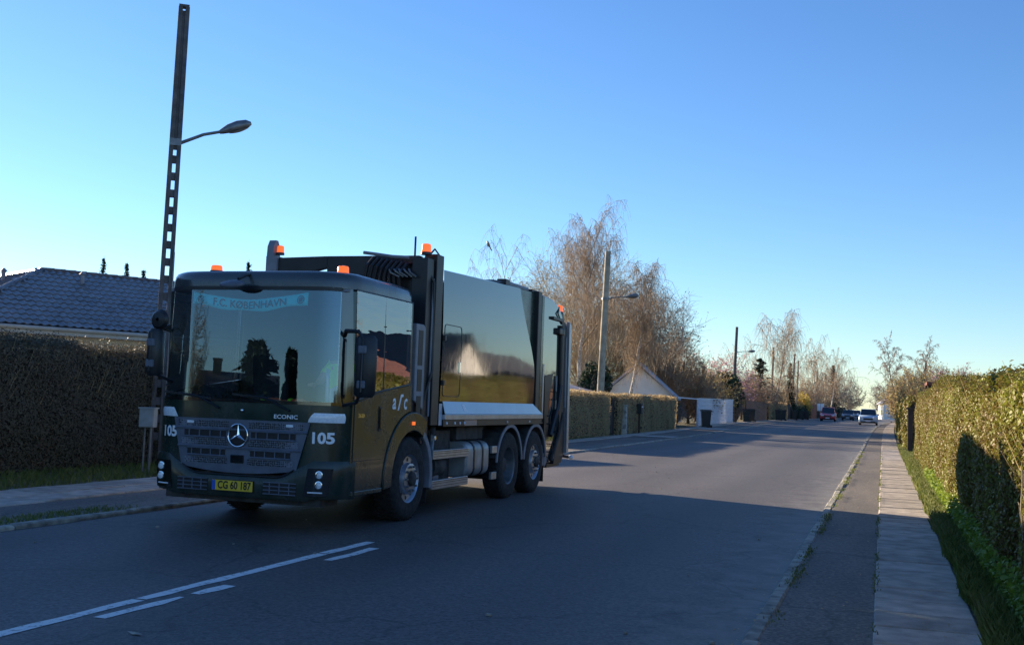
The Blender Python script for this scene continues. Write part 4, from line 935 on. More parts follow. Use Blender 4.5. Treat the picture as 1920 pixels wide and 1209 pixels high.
# ------------------------------------------------------------------ the refuse truck (local: x to its left side, y rearwards, z up)
T = thing('refuse_truck', (-6.857, 10.869, 0), 'dark green refuse collection truck with flat cab driving in the left lane', 'truck')
HP = [(0, 0), (.25, .001), (.5, .004), (.75, .013), (.92, .038), (1.04, .088), (1.13, .155), (1.19, .235), (1.225, .32), (1.245, .42), (1.25, .55)]
def fy(x):
    x = abs(x)
    for (a, b), (c, d) in zip(HP, HP[1:]):
        if x <= c: return b + (d - b) * (x - a) / (c - a)
    return .55
def lean(z): return 0 if z < 1.3 else (z - 1.3) * .024
def wx(z): return 1 - max(0, z - 1.45) * .012
def front(z, lo=-1.25, hi=1.25, n=40, out=0.0):
    r = []
    for i in range(n + 1):
        x = lo + (hi - lo) * i / n; r.append((x * wx(z) * (1 + out * .6), fy(x) + lean(z) - out, z))
    return r
def frontH(z, kmax=10, out=0.0):      # by profile points, both sides
    pts = [(-a, b) for a, b in HP[:kmax + 1]][::-1] + HP[1:kmax + 1]
    return [(a * wx(z) * (1 + out * .6), b + lean(z) - out, z) for a, b in pts]
def onface(v, f, cx, cz, out, name, m, parent, sx=1.0):
    """flat (x,z) shape laid on the curved cab front"""
    return raw(name, [((cx + p[0] * sx), fy(cx + p[0] * sx) + lean(cz + p[1]) - out, cz + p[1]) for p in v], f, m, parent)

cab = MB().grid([frontH(z, 8) for z in (.66, .8, 1.0, 1.2, 1.3, 1.36, 1.42)]).build('front_panel', 'truck', T, smooth=True, ang=60)
ws = MB().grid([front(z, -1.12, 1.12, 40) for z in np.linspace(1.45, 2.72, 9)]).build('windscreen', 'wind', T, smooth=True, ang=80)
MB().grid([front(z, -1.16, 1.16, 40, .004) for z in (1.415, 1.452)]).build('screen_seal', 'blackgloss', ws, smooth=True)
MB().grid([front(z, -1.12, 1.12, 40, .004) for z in (2.69, 2.735)]).build('screen_seal', 'black', ws, smooth=True)
for s in (-1, 1):
    rows = [[(s * a * wx(z), b + lean(z) - .003, z) for a, b in ((1.10, .165), (1.13, .185), (1.19, .25), (1.225, .32))] for z in np.linspace(1.42, 2.74, 6)]
    fix_normals(MB().grid(rows).build('window_pillar', 'blackgloss', T, smooth=True, ang=70))
# roof
def loop(z, k, dy=0.0):
    h = HP[:10] + [(1.25, .8), (1.25, 1.3), (1.25, 1.75), (1.22, 1.88), (1.1, 1.9), (.6, 1.9)]
    pts = h + [(-a, b) for a, b in h[::-1] if a > 0]
    cx, cy = 0, .95
    return [((a * k) * wx(2.7), cy + (b - cy) * k + lean(2.72) * (1 - b / 1.9) + dy, z) for a, b in pts]
rr = [loop(2.725, 1.0), loop(2.80, .999), loop(2.855, .99), loop(2.89, .972), loop(2.915, .93), loop(2.93, .8), loop(2.94, .4), loop(2.942, .02)]
fix_normals(MB().grid(rr, True).build('cab_roof', 'truck_roof', T, smooth=True, ang=60))
# sides
def arc(cy, cz, r, a0, a1, n=10): return [(cy + r * math.cos(math.radians(a0 + (a1 - a0) * i / n)), cz + r * math.sin(math.radians(a0 + (a1 - a0) * i / n))) for i in range(n + 1)]
FH = 1.987
for s in (-1, 1):
    lo, hi = (1.19, 1.245) if s > 0 else (-1.245, -1.19)
    poly = [(.29, .47), (1.1, .47)] + arc(FH, .52, .85, 178, 98, 10) + [(1.9, 1.37), (1.9, 1.69), (.88, 1.575), (.33, 1.46), (.29, 1.43)]
    sp = MB().prism(poly, 'x', lo, hi).build('side_panel', 'truck', T); fix_normals(sp)
    a, b = (1.2455, 1.254) if s > 0 else (-1.254, -1.2455)
    d = MB().prism([(.335, .50), (1.075, .50), (1.075, 1.585), (.9, 1.565), (.335, 1.45)], 'x', a, b).build('door', 'truck', T, bevel=.004); fix_normals(d)
    MB().bb(min(s * 1.254, s * 1.262), max(s * 1.254, s * 1.262), .955, 1.025, 1.13, 1.42).build('handle_recess', 'ink', d)
    MB().bb(min(s * 1.262, s * 1.275), max(s * 1.262, s * 1.275), .975, 1.005, 1.16, 1.4).build('handle', 'blackgloss', d, bevel=.006)
    MB().bb(min(s * 1.254, s * 1.257), max(s * 1.254, s * 1.257), .34, 1.07, .80, .806).build('panel_seam', 'ink', d)
    MB().bb(min(s * 1.2, s * 1.26), max(s * 1.2, s * 1.26), .31, 1.12, .415, .468).build('step_sill', 'truck', T, bevel=.01)
    # window
    gx = s * 1.243
    gl = raw('side_window', [(gx * .999, .345, 1.485), (gx, .88, 1.595), (gx, 1.83, 1.705), (gx * .992, 1.83, 2.715), (gx * .992, .30, 2.715), (gx * .992, 1.07, 2.715), (gx, 1.07, 1.617)],
             [(0, 1, 6, 5, 4), (6, 2, 3, 5)], 'sideglass', T); fix_normals(gl)
    MB().tube([(gx, .345, 1.475), (gx, .88, 1.585), (gx, 1.85, 1.70)], .012, 6).build('window_frame', 'black', gl); MB().tube([(gx * .987, .3, 2.722), (gx * .987, 1.86, 2.722)], .012, 6).build('window_frame', 'black', gl)
    MB().tube([(gx * 1.001, 1.07, 1.61), (gx * .986, 1.07, 2.72)], .008, 6).build('window_divider', 'black', gl)
    rows = [[(s * x_, y_, z) for x_, y_ in ((1.245 * wx(z), 1.83), (1.245 * wx(z), 1.885), (1.2, 1.9))] for z in (1.69, 2.2, 2.73)]
    fix_normals(MB().grid(rows).build('rear_pillar', 'truck', T, smooth=True))
# interior
MB().bb(-1.18, 1.18, 1.84, 1.89, .8, 2.72).build('cab_rear_wall', 'black', T)
MB().bb(-1.18, 1.18, .3, 1.84, .74, .8).build('cab_floor', 'black', T)
MB().bb(-1.16, 1.16, .2, 1.84, 2.69, 2.72).build('headliner', 'greyplastic', T)
rows = [[(x, fy(x) * .9 + yy, z) for x in np.linspace(-1.08, 1.08, 16)] for yy, z in ((.05, 1.36), (.16, 1.41), (.34, 1.40), (.46, 1.33), (.5, 1.0))]
fix_normals(MB().grid(rows).build('dashboard', 'black', T, smooth=True))
for sx in (-.55, .55):
    st = MB().bb(sx - .25, sx + .25, 1.0, 1.5, 1.12, 1.26).build('seat', 'dark_cloth', T, bevel=.04)
    MB().box((sx, 1.54, 1.62), (.48, .12, .78), rx=.12).build('backrest', 'dark_cloth', st, bevel=.04); MB().box((sx, 1.6, 2.12), (.27, .1, .2), rx=.12).build('headrest', 'dark_cloth', st, bevel=.03)
sw = MB(); sw.tube([(.55 + .22 * math.cos(a), .72 + .22 * math.sin(a) * .5, 1.45 + .22 * math.sin(a) * .86) for a in np.linspace(0, 2 * math.pi, 25)], .016, 6, False); sw.cyl((.55, .72, 1.45), (.55, .5, 1.33), .05); sw.build('steering_wheel', 'black', T, smooth=True)
# grille
def gw(z): return .735 + (z - .66) / .56 * .145
def patch(z0, z1, xa, xb, out, name, m, parent, n=20, zb=None):
    rows = []
    for k in range(4):
        f = k / 3; rw = []
        for i in range(n + 1):
            u = i / n; za = (zb(xa + (xb - xa) * u) if zb else z0); z = za + (z1 - za) * f; x = xa + (xb - xa) * u; rw.append((x, fy(x) + lean(z) - out, z))
        rows.append(rw)
    return MB().grid(rows).build(name, m, parent, smooth=True, ang=80)
rows = []
for f in np.linspace(0, 1, 9):
    rw = []
    for u in np.linspace(-1, 1, 33):
        zb = .625 + .06 * abs(u) ** 2.2; z = zb + (1.222 - zb) * f; x = u * gw(z); rw.append((x, fy(x) - .022, z))
    rows.append(rw)
gr = MB().grid(rows).build('grille', 'grille', T, smooth=True, ang=70)
m = bpy.data.materials.new('honeycomb_mesh'); m.use_nodes = True; nn_ = m.node_tree.nodes; ll = m.node_tree.links; b_ = nn_['Principled BSDF']
g_ = nn_.new('ShaderNodeNewGeometry'); vo_ = nn_.new('ShaderNodeTexVoronoi'); vo_.inputs['Scale'].default_value = 44; vo_.inputs['Randomness'].default_value = .25; ll.new(g_.outputs['Position'], vo_.inputs['Vector'])
ra = nn_.new('ShaderNodeValToRGB'); ra.color_ramp.elements[0].position = .38; ra.color_ramp.elements[1].position = .55; ra.color_ramp.elements[0].color = (.006, .007, .009, 1); ra.color_ramp.elements[1].color = (.17, .185, .225, 1)
ll.new(vo_.outputs['Distance'], ra.inputs['Fac']); ll.new(ra.outputs[0], b_.inputs['Base Color']); b_.inputs['Roughness'].default_value = .5; MT['honey'] = m
for z0, z1, k in ((1.125, 1.20, .86), (.925, 1.0, .80), (.72, .785, .72)):
    for s in (-1, 1):
        e = gw((z0 + z1) / 2) - .06; xa, xb = (.13, e) if s > 0 else (-e, -.13); patch(z0, z1, xa, xb, .026, 'mesh_insert', 'honey', gr, 10)
for z0, z1 in ((1.02, 1.09), (.815, .88)):
    for s in (-1, 1):
        e = gw(z0) - .11; xa, xb = (.16, e) if s > 0 else (-e, -.16); patch(z0, z1, xa, xb, .025, 'air_slot', 'ink', gr, 10)
        for k in range(4):
            x = xa + (xb - xa) * (k + .5 + (.0)) / 4 + (.07 if s > 0 else -.07) * 0
            MB().box((x, fy(x) - .027, (z0 + z1) / 2), (.012, .014, z1 - z0)).build('slot_divider', 'grille', gr)
        MB().tube([(x, fy(x) - .03, z0 - .008) for x in np.linspace(xa, xb, 8)], .011, 6).build('louvre', 'grille', gr, smooth=True)
        MB().tube([(x, fy(x) - .03, z1 + .008) for x in np.linspace(xa, xb, 8)], .011, 6).build('louvre', 'grille', gr, smooth=True)
for z in (1.108, .905): 
    MB().tube([(x, fy(x) - .026, z) for x in np.linspace(-gw(z), gw(z), 17)], .014, 6).build('louvre', 'grille', gr, smooth=True)
for s in (-1, 1): MB().box((s * .64, fy(.64) - .03, 1.175), (.085, .015, .028)).build('marker_lamp', 'lens', gr, bevel=.004)
MB().bb(-.085, .085, -.035, -.02, .735, .83).build('sensor_cover', 'blackgloss', gr, bevel=.01)
# emblem: ring with three-pointed star
cz = 1.045
em = MB().lathe([(-.026, .128), (-.032, .10), (-.034, .001)], (0, 0, cz), 'y', 40).build('emblem_disc', 'ink', gr)
MB().tube([(.125 * math.cos(a), -.035, cz + .125 * math.sin(a)) for a in np.linspace(0, 2 * math.pi, 49)], .0095, 8, False).build('emblem_ring', 'chrome', em, smooth=True)
st = MB()
for a in (90, 210, 330):
    a = math.radians(a); tip = (.122 * math.cos(a), cz + .122 * math.sin(a)); 
    l_, r_ = [(.022 * math.cos(a + s * 1.05), cz + .022 * math.sin(a + s * 1.05)) for s in (1, -1)]
    st.add([(0, -.052, cz), (l_[0], -.037, l_[1]), (tip[0], -.040, tip[1]), (r_[0], -.037, r_[1])], [(0, 1, 2), (0, 2, 3)])
st.build('emblem_star', 'chrome', em)
MB().lathe([(-.012, .018), (-.02, .012), (-.022, .001)], (.02, 0, 1.325), 'y', 12).build('bonnet_lock', 'chrome', cab)
v, f = text_polys('ECONIC', .062, .0012); onface(v, f, .575, 1.272, .008, 'lettering', 'white', cab, 1.28)
for x, sx in ((1.0, 1), (-.965, 1)):
    v, f = text_polys('105', .165, .0065); onface(v, f, x, 1.05, .007, 'fleet_number', 'white', cab, 1.02)
v, f = text_polys('2630', .06, .001); raw('lettering', [(1.2565, .50 + p[0] * 1.3, 1.31 + p[1]) for p in v], f, 'chrome', T)
# logo on the side: a, slanted r, c
for tx, yo, sh, sc_ in (('a', 1.39, .12, .27), ('c', 1.72, .12, .27)):
    v, f = text_polys(tx, sc_, .005, sh); raw('logo_lettering', [(1.2475, yo + p[0] * .9, 1.475 + p[1]) for p in v], f, 'white', T)
MB().prism([(1.50, 1.375), (1.535, 1.375), (1.60, 1.53), (1.66, 1.55), (1.65, 1.575), (1.58, 1.57)], 'x', 1.2455, 1.2475).build('logo_lettering', 'white', T)
# upper lamps
for s in (-1, 1):
    rows = []
    for k, (z, xa, xb) in enumerate(((1.225, .84, 1.19), (1.26, .855, 1.195), (1.30, .88, 1.195), (1.33, .91, 1.185))):
        rows.append([(s * (xa + (xb - xa) * i / 10), fy(xa + (xb - xa) * i / 10) - (.012 if 0 < k < 3 else .004), z) for i in range(11)])
    lo = fix_normals(MB().grid(rows).build('upper_lamp', 'lens', T, smooth=True, ang=70))
# bumper
def bz(x):
    t_ = min(1, max(0, (abs(x) - .5) / .42)); return .60 + .175 * t_ * t_ * (3 - 2 * t_)
rows = []
us_ = [-a for a, b in HP[:10]][::-1] + [a for a, b in HP[1:10]]
us_ = sorted(set([round(q, 4) for q in us_] + [-.85, -.6, -.4, -.12, .12, .4, .6, .85]))
for f, o in ((0, .005), (.1, .028), (.5, .038), (.88, .034), (1, .018), (1.0, -.03)):
    rows.append([(x * (1 + o * .55), fy(x) - o, (.355 + (.03 if abs(x) > .9 else 0)) + (bz(x) - .355) * f) for x in us_])
bu = fix_normals(MB().grid(rows).build('bumper', 'truck', T, smooth=True, ang=50))
MB().bb(-1.0, 1.0, .1, .5, .3, .62).build('front_underside', 'chassis', T)
for s in (-1, 1):
    rows = [[(s * (xa + (xb - xa) * i / 8) * 1.035, fy(xa + (xb - xa) * i / 8) - .045, z) for i in range(9)] for z, xa, xb in ((.42, .82, 1.06), (.58, .84, 1.09), (.725, .86, 1.11))]
    lm = fix_normals(MB().grid(rows).build('lamp_housing', 'blackgloss', bu, smooth=True))
    for z in (.655, .545):
        x = .985; y = fy(x) - .049
        ln = MB().lathe([(.0, .046), (-.012, .046), (-.014, .036), (-.004, .034)], (s * x * 1.035, y, z), 'y', 20).build('lamp_ring', 'chrome', lm, smooth=True, ang=40)
        MB().lathe([(-.004, .034), (-.016, .02), (-.02, .001)], (s * x * 1.035, y, z), 'y', 16).build('headlamp', 'lens', lm, smooth=True, ang=80)
    MB().tube([(s * x * 1.035, fy(x) - .051, .462) for x in (.87, .95, 1.02)], .008, 6).build('daytime_lamp', 'white', lm)
    va = MB()
    xa, xb = .36, .76; rows = [[(s * x, fy(x) - .0415, z) for x in np.linspace(xa, xb, 6)] for z in (.42, .545)]
    vn = fix_normals(MB().grid(rows).build('bumper_vent', 'ink', bu))
    for z in (.42, .462, .504, .546): MB().tube([(s * x, fy(x) - .045, z) for x in np.linspace(xa, xb, 6)], .007, 5).build('vent_bar', 'grille', vn)
    for x in (.44, .56, .68): MB().box((s * x, fy(x) - .045, .483), (.012, .01, .12)).build('vent_bar', 'grille', vn)
MB().tube([(x, fy(x) - .034, bz(x) + .004) for x in np.linspace(-.72, .72, 19)], .008, 5).build('bumper_gap', 'ink', bu)
# number plate
pl = MB().bb(-.29, .232, -.058, -.046, .428, .542).build('number_plate', 'yellowplate', T, bevel=.003)
MB().bb(-.287, -.243, -.0595, -.0582, .431, .539).build('country_band', 'blueband', pl)
v, f = text_polys('CG 60 187', .118, .0032); raw('plate_lettering', [(.0 + p[0] * .80, -.0602, .485 + p[1] * 1.0) for p in v], f, 'ink', pl)
pf = MB(); pf.bb(-.297, .239, -.052, -.044, .42, .55); pf.build('plate_holder', 'ink', pl)
# wipers
for x0, x1 in ((.62, .05), (-.28, -.85)):
    MB().tube([(x0, fy(x0) - .02, 1.34), ((x0 + x1) / 2, fy(x0) - .03, 1.47), (x1, fy(x1) - .01 , 1.50)], [.012, .01, .008], 6).build('wiper', 'black', T)
    MB().box(((x0 + x1) / 2 - .15, fy(.4) - .012 + .015, 1.475), (.62, .014, .02), ry=.1).build('wiper', 'black', T)
# roof beacons
def beacon(x, y, z, r, h, parent=T, flat=False, up=.0):
    b = MB().lathe([(z, r * 1.12), (z + h * .22, r * 1.1), (z + h * .25, r * .95)], (x, y, 0), 'z', 18, True).build('beacon_base', 'black', parent, smooth=True, ang=40)
    MB().lathe([(z + h * .25, r), (z + h * .8, r * .95), (z + h * .95, r * .8), (z + h, r * .3), (z + h, .001)], (x, y, 0), 'z', 20).build('beacon', 'orange', b, smooth=True, ang=40)
beacon(-.62, .3, 2.925, .068, .085); beacon(.98, .42, 2.90, .068, .11)
MB().box((.93, .3, 2.89), (.14, .05, .035), rz=.2).build('beacon_bracket', 'greyplastic', T); MB().tube([(-1.0, .22, 2.78), (-.86, .18, 2.84)], .03, 8).build('clearance_lamp', 'lens', T)
# mirrors
def mirror(s):
    x = 1.47 if s > 0 else -1.12; y = .10 if s > 0 else -.10
    z0, z1 = (1.52, 2.20) if s > 0 else (1.68, 2.22)
    rows = []
    for z, k in ((z0, .75), (z0 + .04, 1), ((z0 + z1) / 2, 1.04), (z1 - .04, 1), (z1, .75)):
        rows.append([(x + k * a * (1 if s > 0 else .7), y + k * b, z) for a, b in ((-.115, .03), (-.10, -.05), (-.04, -.085), (.05, -.085), (.11, -.04), (.12, .03))])
    h = MB().grid(rows, True); h.f += [tuple(range(6))[::-1], tuple(range(24, 30))]; ho = fix_normals(h.build('side_mirror', 'black', T, smooth=True, ang=50))
    MB().bb(x - .10, x + .105, y + .032, y + .04, z0 + .04, z1 - .04).build('mirror_glass', 'chrome', ho)
    for z in (z0 + .14, z1 - .16): MB().box((x + .0, y - .075, z), (.1, .06, .09)).build('mirror_clamp', 'grille', ho, bevel=.015)
    MB().tube([(s * 1.14, .22, z1 + .0), (s * 1.22, .10, z1 + .045), ((abs(x) - .07) * s, .05, z1 + .04), (x, y - .08, z1 - .05), (x, y - .09, z0 + .06), ((abs(x) - .1) * s, .12, z0 - .06), (s * 1.15, .22, z0 - .10)], [.026, .026, .022, .02, .02, .02, .02], 8).build('mirror_arm', 'black', ho, smooth=True)
mirror(1); mirror(-1)
sm = MB().lathe([(-.05, .02), (-.035, .09), (0, .12), (.03, .1), (.04, .02)], (-1.09, -.08, 2.33), 'y', 14).build('kerb_mirror', 'black', T, smooth=True)
MB().tube([(.02, .20, 2.88), (-.02, .0, 2.86), (-.05, -.12, 2.80)], [.02, .018, .018], 6).build('front_mirror_arm', 'black', T)
MB().tube([(.10, .1, 2.84), (.13, .08, 2.66), (.2, .14, 2.60)], .014, 6).build('camera_arm', 'black', T)
rows = [[(-.10 + .155 * k * math.cos(a), -.16 + .08 * k * math.sin(a) * .7 + dy, 2.735 + dz + .05 * k * math.sin(a) * 1.0) for a in np.linspace(0, 2 * math.pi, 19)[:-1]] for k, dy, dz in ((.02, -.05, .02), (.6, -.045, .015), (.95, -.02, .005), (1, .01, 0), (.9, .03, -.005), (.02, .03, -.005))]
fix_normals(MB().grid(rows, True).build('front_mirror', 'grille', T, smooth=True, ang=70))
# front arches and wheels
for s in (-1, 1):
    a, b = (.9, 1.262) if s > 0 else (-1.262, -.9)
    fe = fix_normals(MB().sector(FH, .52, .60, .835, 58, 186, a, b, 28).build('front_fender', 'truck', T, smooth=True, ang=40, bevel=.012))
    a2, b2 = (.86, 1.25) if s > 0 else (-1.25, -.86)
    fix_normals(MB().sector(FH, .52, .61, .70, -14, 57.5, a2, b2, 16).build('fender_trim', 'greyplastic', fe, smooth=True, ang=40, bevel=.01))
    MB().bb(min(s * .88, s * 1.2), max(s * .88, s * 1.2), 2.60, 2.62, .17, .62).build('mudflap', 'rubber', fe)
    MB().box((s * 1.268, 1.95, 1.215), (.03, .07, .045)).build('side_indicator', 'orange', fe, bevel=.008)
def wheel(s, y, kind):
    w = MB().lathe([(-.15, .30), (-.155, .42), (-.14, .49), (-.10, .517), (-.03, .522), (.03, .522), (.10, .517), (.135, .495), (.148, .44), (.150, .36), (.14, .30)], (0, 0, 0), 'x', 48)
    root = w.build('wheel', 'rubber', T, smooth=True, ang=50); root.location = (s * 1.085, y, .522)
    if s < 0: root.rotation_euler = (0, 0, math.pi)
    tr = MB()
    for k in range(48):
        a = 2 * math.pi * k / 48
        for xx in (-.085, 0, .085):
            a2 = a + (xx * .6); tr.box((xx, .523 * math.cos(a2), .523 * math.sin(a2)), (.07, .03, .008), rx=a2 + math.pi / 2)
    tag(tr.build('tread', 'rubber', root), kind='stuff')
    if kind == 'front':
        MB().lathe([(.14, .30), (.125, .285), (.10, .275), (.10, .20), (.155, .19), (.165, .15), (.165, .10), (.15, .09)], (0, 0, 0), 'x', 40).build('rim', 'alu', root, smooth=True, ang=30)
        MB().lathe([(.15, .09), (.20, .085), (.215, .06), (.22, .001)], (0, 0, 0), 'x', 24).build('hub', 'chassis', root, smooth=True, ang=40)
        for k in range(10):
            a = 2 * math.pi * k / 10; c_, s_ = math.cos(a), math.sin(a)
            MB().cyl((.165, .155 * c_, .155 * s_), (.195, .155 * c_, .155 * s_), .016, .013, 6).build('wheel_nut', 'steel', root)
            MB().lathe([(.103, .026), (.104, .001)], (0, .238 * math.cos(a + .3), .238 * math.sin(a + .3)), 'x', 10).build('hand_hole', 'ink', root)
    else:
        MB().lathe([(.14, .30), (.125, .285), (.06, .275), (-.06, .26), (-.10, .24), (-.10, .15), (-.08, .14)], (0, 0, 0), 'x', 40).build('rim', 'steel', root, smooth=True, ang=30)
        MB().lathe([(-.08, .14), (.02, .12), (.06, .11), (.07, .07), (.075, .001)], (0, 0, 0), 'x', 24).build('hub', 'chassis', root, smooth=True, ang=40)
        for k in range(10):
            a = 2 * math.pi * k / 10; MB().cyl((-.10, .19 * math.cos(a), .19 * math.sin(a)), (-.06, .19 * math.cos(a), .19 * math.sin(a)), .015, n=6).build('wheel_nut', 'steel', root)
    return root
for s in (-1, 1):
    wheel(s, FH, 'front'); wheel(s, FH + 3.9, 'rear'); wheel(s, FH + 5.25, 'front')
    for k, yy in enumerate((FH + 3.9, FH + 5.25)):
        a, b = (.78, 1.22) if s > 0 else (-1.22, -.78)
        ar = fix_normals(MB().sector(yy, .52, .60, .64, 12, 168, a, b, 24).build('rear_mudguard', 'chassis', T, smooth=True, ang=40))
        a, b = (1.22, 1.245) if s > 0 else (-1.245, -1.22)
        fix_normals(MB().sector(yy, .52, .595, .655, 6, 174, a, b, 28).build('mudguard_trim', 'greyplastic', ar, smooth=True, ang=40, bevel=.006))
    MB().bb(min(s * .8, s * 1.2), max(s * .8, s * 1.2), 7.86, 7.88, .15, .6).build('mudflap', 'rubber', T)
# chassis
ch = MB()
for s in (-1, 1): ch.bb(s * .42 - .04, s * .42 + .04, .9, 8.8, .78, 1.06)
for y in (1.98, 5.887, 7.237): ch.cyl((-1.0, y, .5), (1.0, y, .5), .09)
ch.bb(-.5, .5, 1.0, 2.6, .3, 1.0); ch.bb(-.9, .9, 5.2, 7.9, 1.08, 1.16); ch.build('chassis', 'chassis', T)
MB().bb(-1.19, -.55, 2.75, 5.15, .28, 1.1).build('sun_block_box', 'chassis', T, bevel=.02); MB().bb(-1.18, -.6, 5.17, 5.37, .12, 1.1).build('guard_panel', 'chassis', T); MB().bb(-.38, .38, 2.7, 5.2, .32, .9).build('filler_box', 'chassis', T, bevel=.03); MB().bb(-.7, .7, 6.2, 6.9, .25, .9).build('axle_filler', 'chassis', T, bevel=.03)  # unseen boxes and panel, added to stop sun passing under the truck
eq = MB().bb(.5, 1.0, 2.75, 3.9, .35, 1.1).build('equipment_box', 'chassis', T, bevel=.02)
MB().cyl((1.02, 2.95, .62), (1.02, 3.35, .62), .16, n=16).build('air_tank', 'chassis', T, smooth=True)
MB().tube([(1.05, 2.9, .45), (1.1, 2.95, .8), (1.05, 3.1, 1.0), (1.1, 3.0, 1.15)], .035, 8).build('hose', 'steel', T, smooth=True)
MB().lathe([(0, .05), (.03, .06), (.05, .03), (.05, .001)], (1.03, 3.15, 1.0), 'x', 12).build('filler_cap', 'chrome', T)
MB().cyl((1.06, 3.06, .3), (1.06, 3.06, 1.12), .03, n=8).build('support_post', 'steel', T)
MB().lathe([(-.02, .10), (.05, .10), (.07, .05)], (1.05, 3.16, .47), 'x', 16, True).build('air_filter', 'greyplastic', T, smooth=True)
MB().bb(.6, 1.05, 4.0, 5.1, .95, 1.14).build('battery_box', 'chassis', T, bevel=.01); MB().bb(.5, .9, 4.95, 5.25, .4, 1.1).build('bracket_plate', 'chassis', T)
for z in (.79, .395):
    for s in (-1, 1):
        r_ = MB().bb(min(s * 1.2, s * 1.245), max(s * 1.2, s * 1.245), 2.70, 4.02, z - .06, z + .06).build('side_guard', 'alu', T, bevel=.006)
        for q in (-.025, .012, .04): MB().bb(min(s * 1.2455, s * 1.2475), max(s * 1.2455, s * 1.2475), 2.71, 4.01, z + q, z + q + .006).build('groove', 'chassis', r_)
        MB().bb(min(s * 1.2, s * 1.245), max(s * 1.2, s * 1.245), 5.03, 5.25, z - .055, z + .055).build('side_guard', 'alu', T, bevel=.006)
# tank: rounded box with straps
pr = []
for cx_, cz_, a0 in ((1.10, .80, 0), (.72, .80, 90), (.72, .55, 180), (1.10, .55, 270)):
    pr += [(cx_ + .13 * math.cos(math.radians(a0 + q)), cz_ + .13 * math.sin(math.radians(a0 + q))) for q in (0, 22, 45, 67, 90)]
tk = MB().prism([(a, b) for a, b in pr], 'y', 3.99, 4.93).build('fuel_tank', 'tank', T, smooth=True, ang=50, bevel=.03); fix_normals(tk)
for y in (4.28, 4.64): fix_normals(MB().prism([(.91 + (a - .91) * 1.03, .675 + (b - .675) * 1.03) for a, b in pr], 'y', y - .025, y + .025).build('tank_strap', 'black', tk))
MB().lathe([(.0, .05), (.05, .05), (.055, .001)], (.95, 4.1, .93), 'z', 12).build('tank_cap', 'black', tk)
# exhaust / intake panel behind the cab
ip = MB().prism([(2.03, 1.50), (2.33, 1.38), (2.33, 2.44), (2.27, 2.48), (2.03, 2.48)], 'x', 1.0, 1.225).build('intake_panel', 'greyplastic', T, bevel=.012); fix_normals(ip)
for z0, z1 in ((1.95, 2.4), (1.62, 1.9), (1.30, 1.56)): MB().bb(1.2255, 1.229, 2.10, 2.24, z0, z1).build('intake_slot', 'ink', ip)
MB().bb(.9, 1.2, 2.0, 2.3, 1.1, 1.5).build('intake_base', 'black', T)
# bulkhead, columns, hoses
bk = MB(); bk.bb(-1.2, 1.05, 2.42, 2.5, 1.0, 3.10); bk.build('bulkhead', 'black', T)
bm_ = MB(); bm_.prism([(-1.15, 3.095), (-.98, 3.095), (-.30, 3.25), (-.30, 3.40), (-1.15, 3.38)], 'y', 2.40, 2.52)
bm2 = MB(); bm2.prism([(-.66, 3.095), (1.05, 3.095), (1.05, 3.40), (-.295, 3.40), (-.295, 3.185)], 'y', 2.40, 2.52)
ro_ = Vector((0, 0, 0)); fix_normals(bm_.build('top_beam', 'black', T)); fix_normals(bm2.build('top_beam', 'black', T))
co = MB(); co.bb(1.0, 1.22, 2.30, 2.52, .95, 3.36); co.bb(1.06, 1.245, 2.56, 2.80, 1.18, 3.44); co.bb(1.0, 1.15, 2.5, 2.6, .95, 3.3); c1 = co.build('front_column', 'black', T, bevel=.008)
MB().cyl((1.17, 2.42, 1.9), (1.17, 2.42, 2.95), .022, n=8).build('pipe', 'steel', c1, smooth=True); MB().cyl((1.235, 2.48, 1.3), (1.235, 2.48, 3.1), .014, n=8).build('pipe', 'greyplastic', c1, smooth=True)
MB().tube([(1.2, 2.45, 3.15), (1.25, 2.47, 3.05), (1.24, 2.5, 2.6), (1.26, 2.5, 1.9), (1.2, 2.35, 1.45)], .018, 8).build('hose', 'black', c1, smooth=True)
MB().bb(1.02, 1.2, 2.32, 2.42, 2.98, 3.16).build('valve_block', 'steel', c1, bevel=.01)
c2 = MB(); c2.bb(-1.22, -1.05, 2.36, 2.56, .95, 3.4); c2.prism([(2.37, 3.4), (2.56, 3.4), (2.54, 3.55), (2.49, 3.63), (2.43, 3.63), (2.38, 3.54)], 'x', -1.22, -1.12); fix_normals(c2.build('front_column', 'greyplastic', T))
beacon(-1.06, 2.46, 3.43, .05, .13); beacon(1.14, 2.42, 3.41, .066, .15)
MB().tube([(1.02, 2.33, 3.2), (1.02, 2.33, 3.64)], .014, 6).build('aerial', 'black', T)
MB().tube([(1.12, 2.6, 3.44), (1.16, 2.66, 3.52), (1.2, 2.72, 3.45), (1.2, 2.75, 3.1)], .014, 6).build('hose', 'black', T)
for k in range(8):
    x = .36 + .07 * k; h_ = 3.36 - .012 * k; MB().tube([(x, 2.30, 2.85), (x - .02, 2.27, 3.1), (x + .02, 2.25, h_ - .1), (x + .06, 2.33, h_), (x + .12, 2.44, h_ + .02), (x + .16, 2.55, h_)], .026, 8).build('hose', 'black', T, smooth=True)
MB().tube([(.33, 2.22, 3.42), (.5, 2.24, 3.40), (.72, 2.26, 3.37), (.95, 2.3, 3.36)], .022, 8).build('hose', 'greyplastic', T, smooth=True)
for k in range(5): MB().tube([(.7 + .07 * k, 2.25, 3.2), (.74 + .07 * k, 2.2, 3.15 + .02 * (k % 2)), (.85 + .06 * k, 2.24, 3.10)], .014, 6).build('fitting', 'steel', T, smooth=True)
MB().box((.18, 2.36, 3.1), (.07, .06, .09)).build('work_lamp', 'greyplastic', T, bevel=.01)
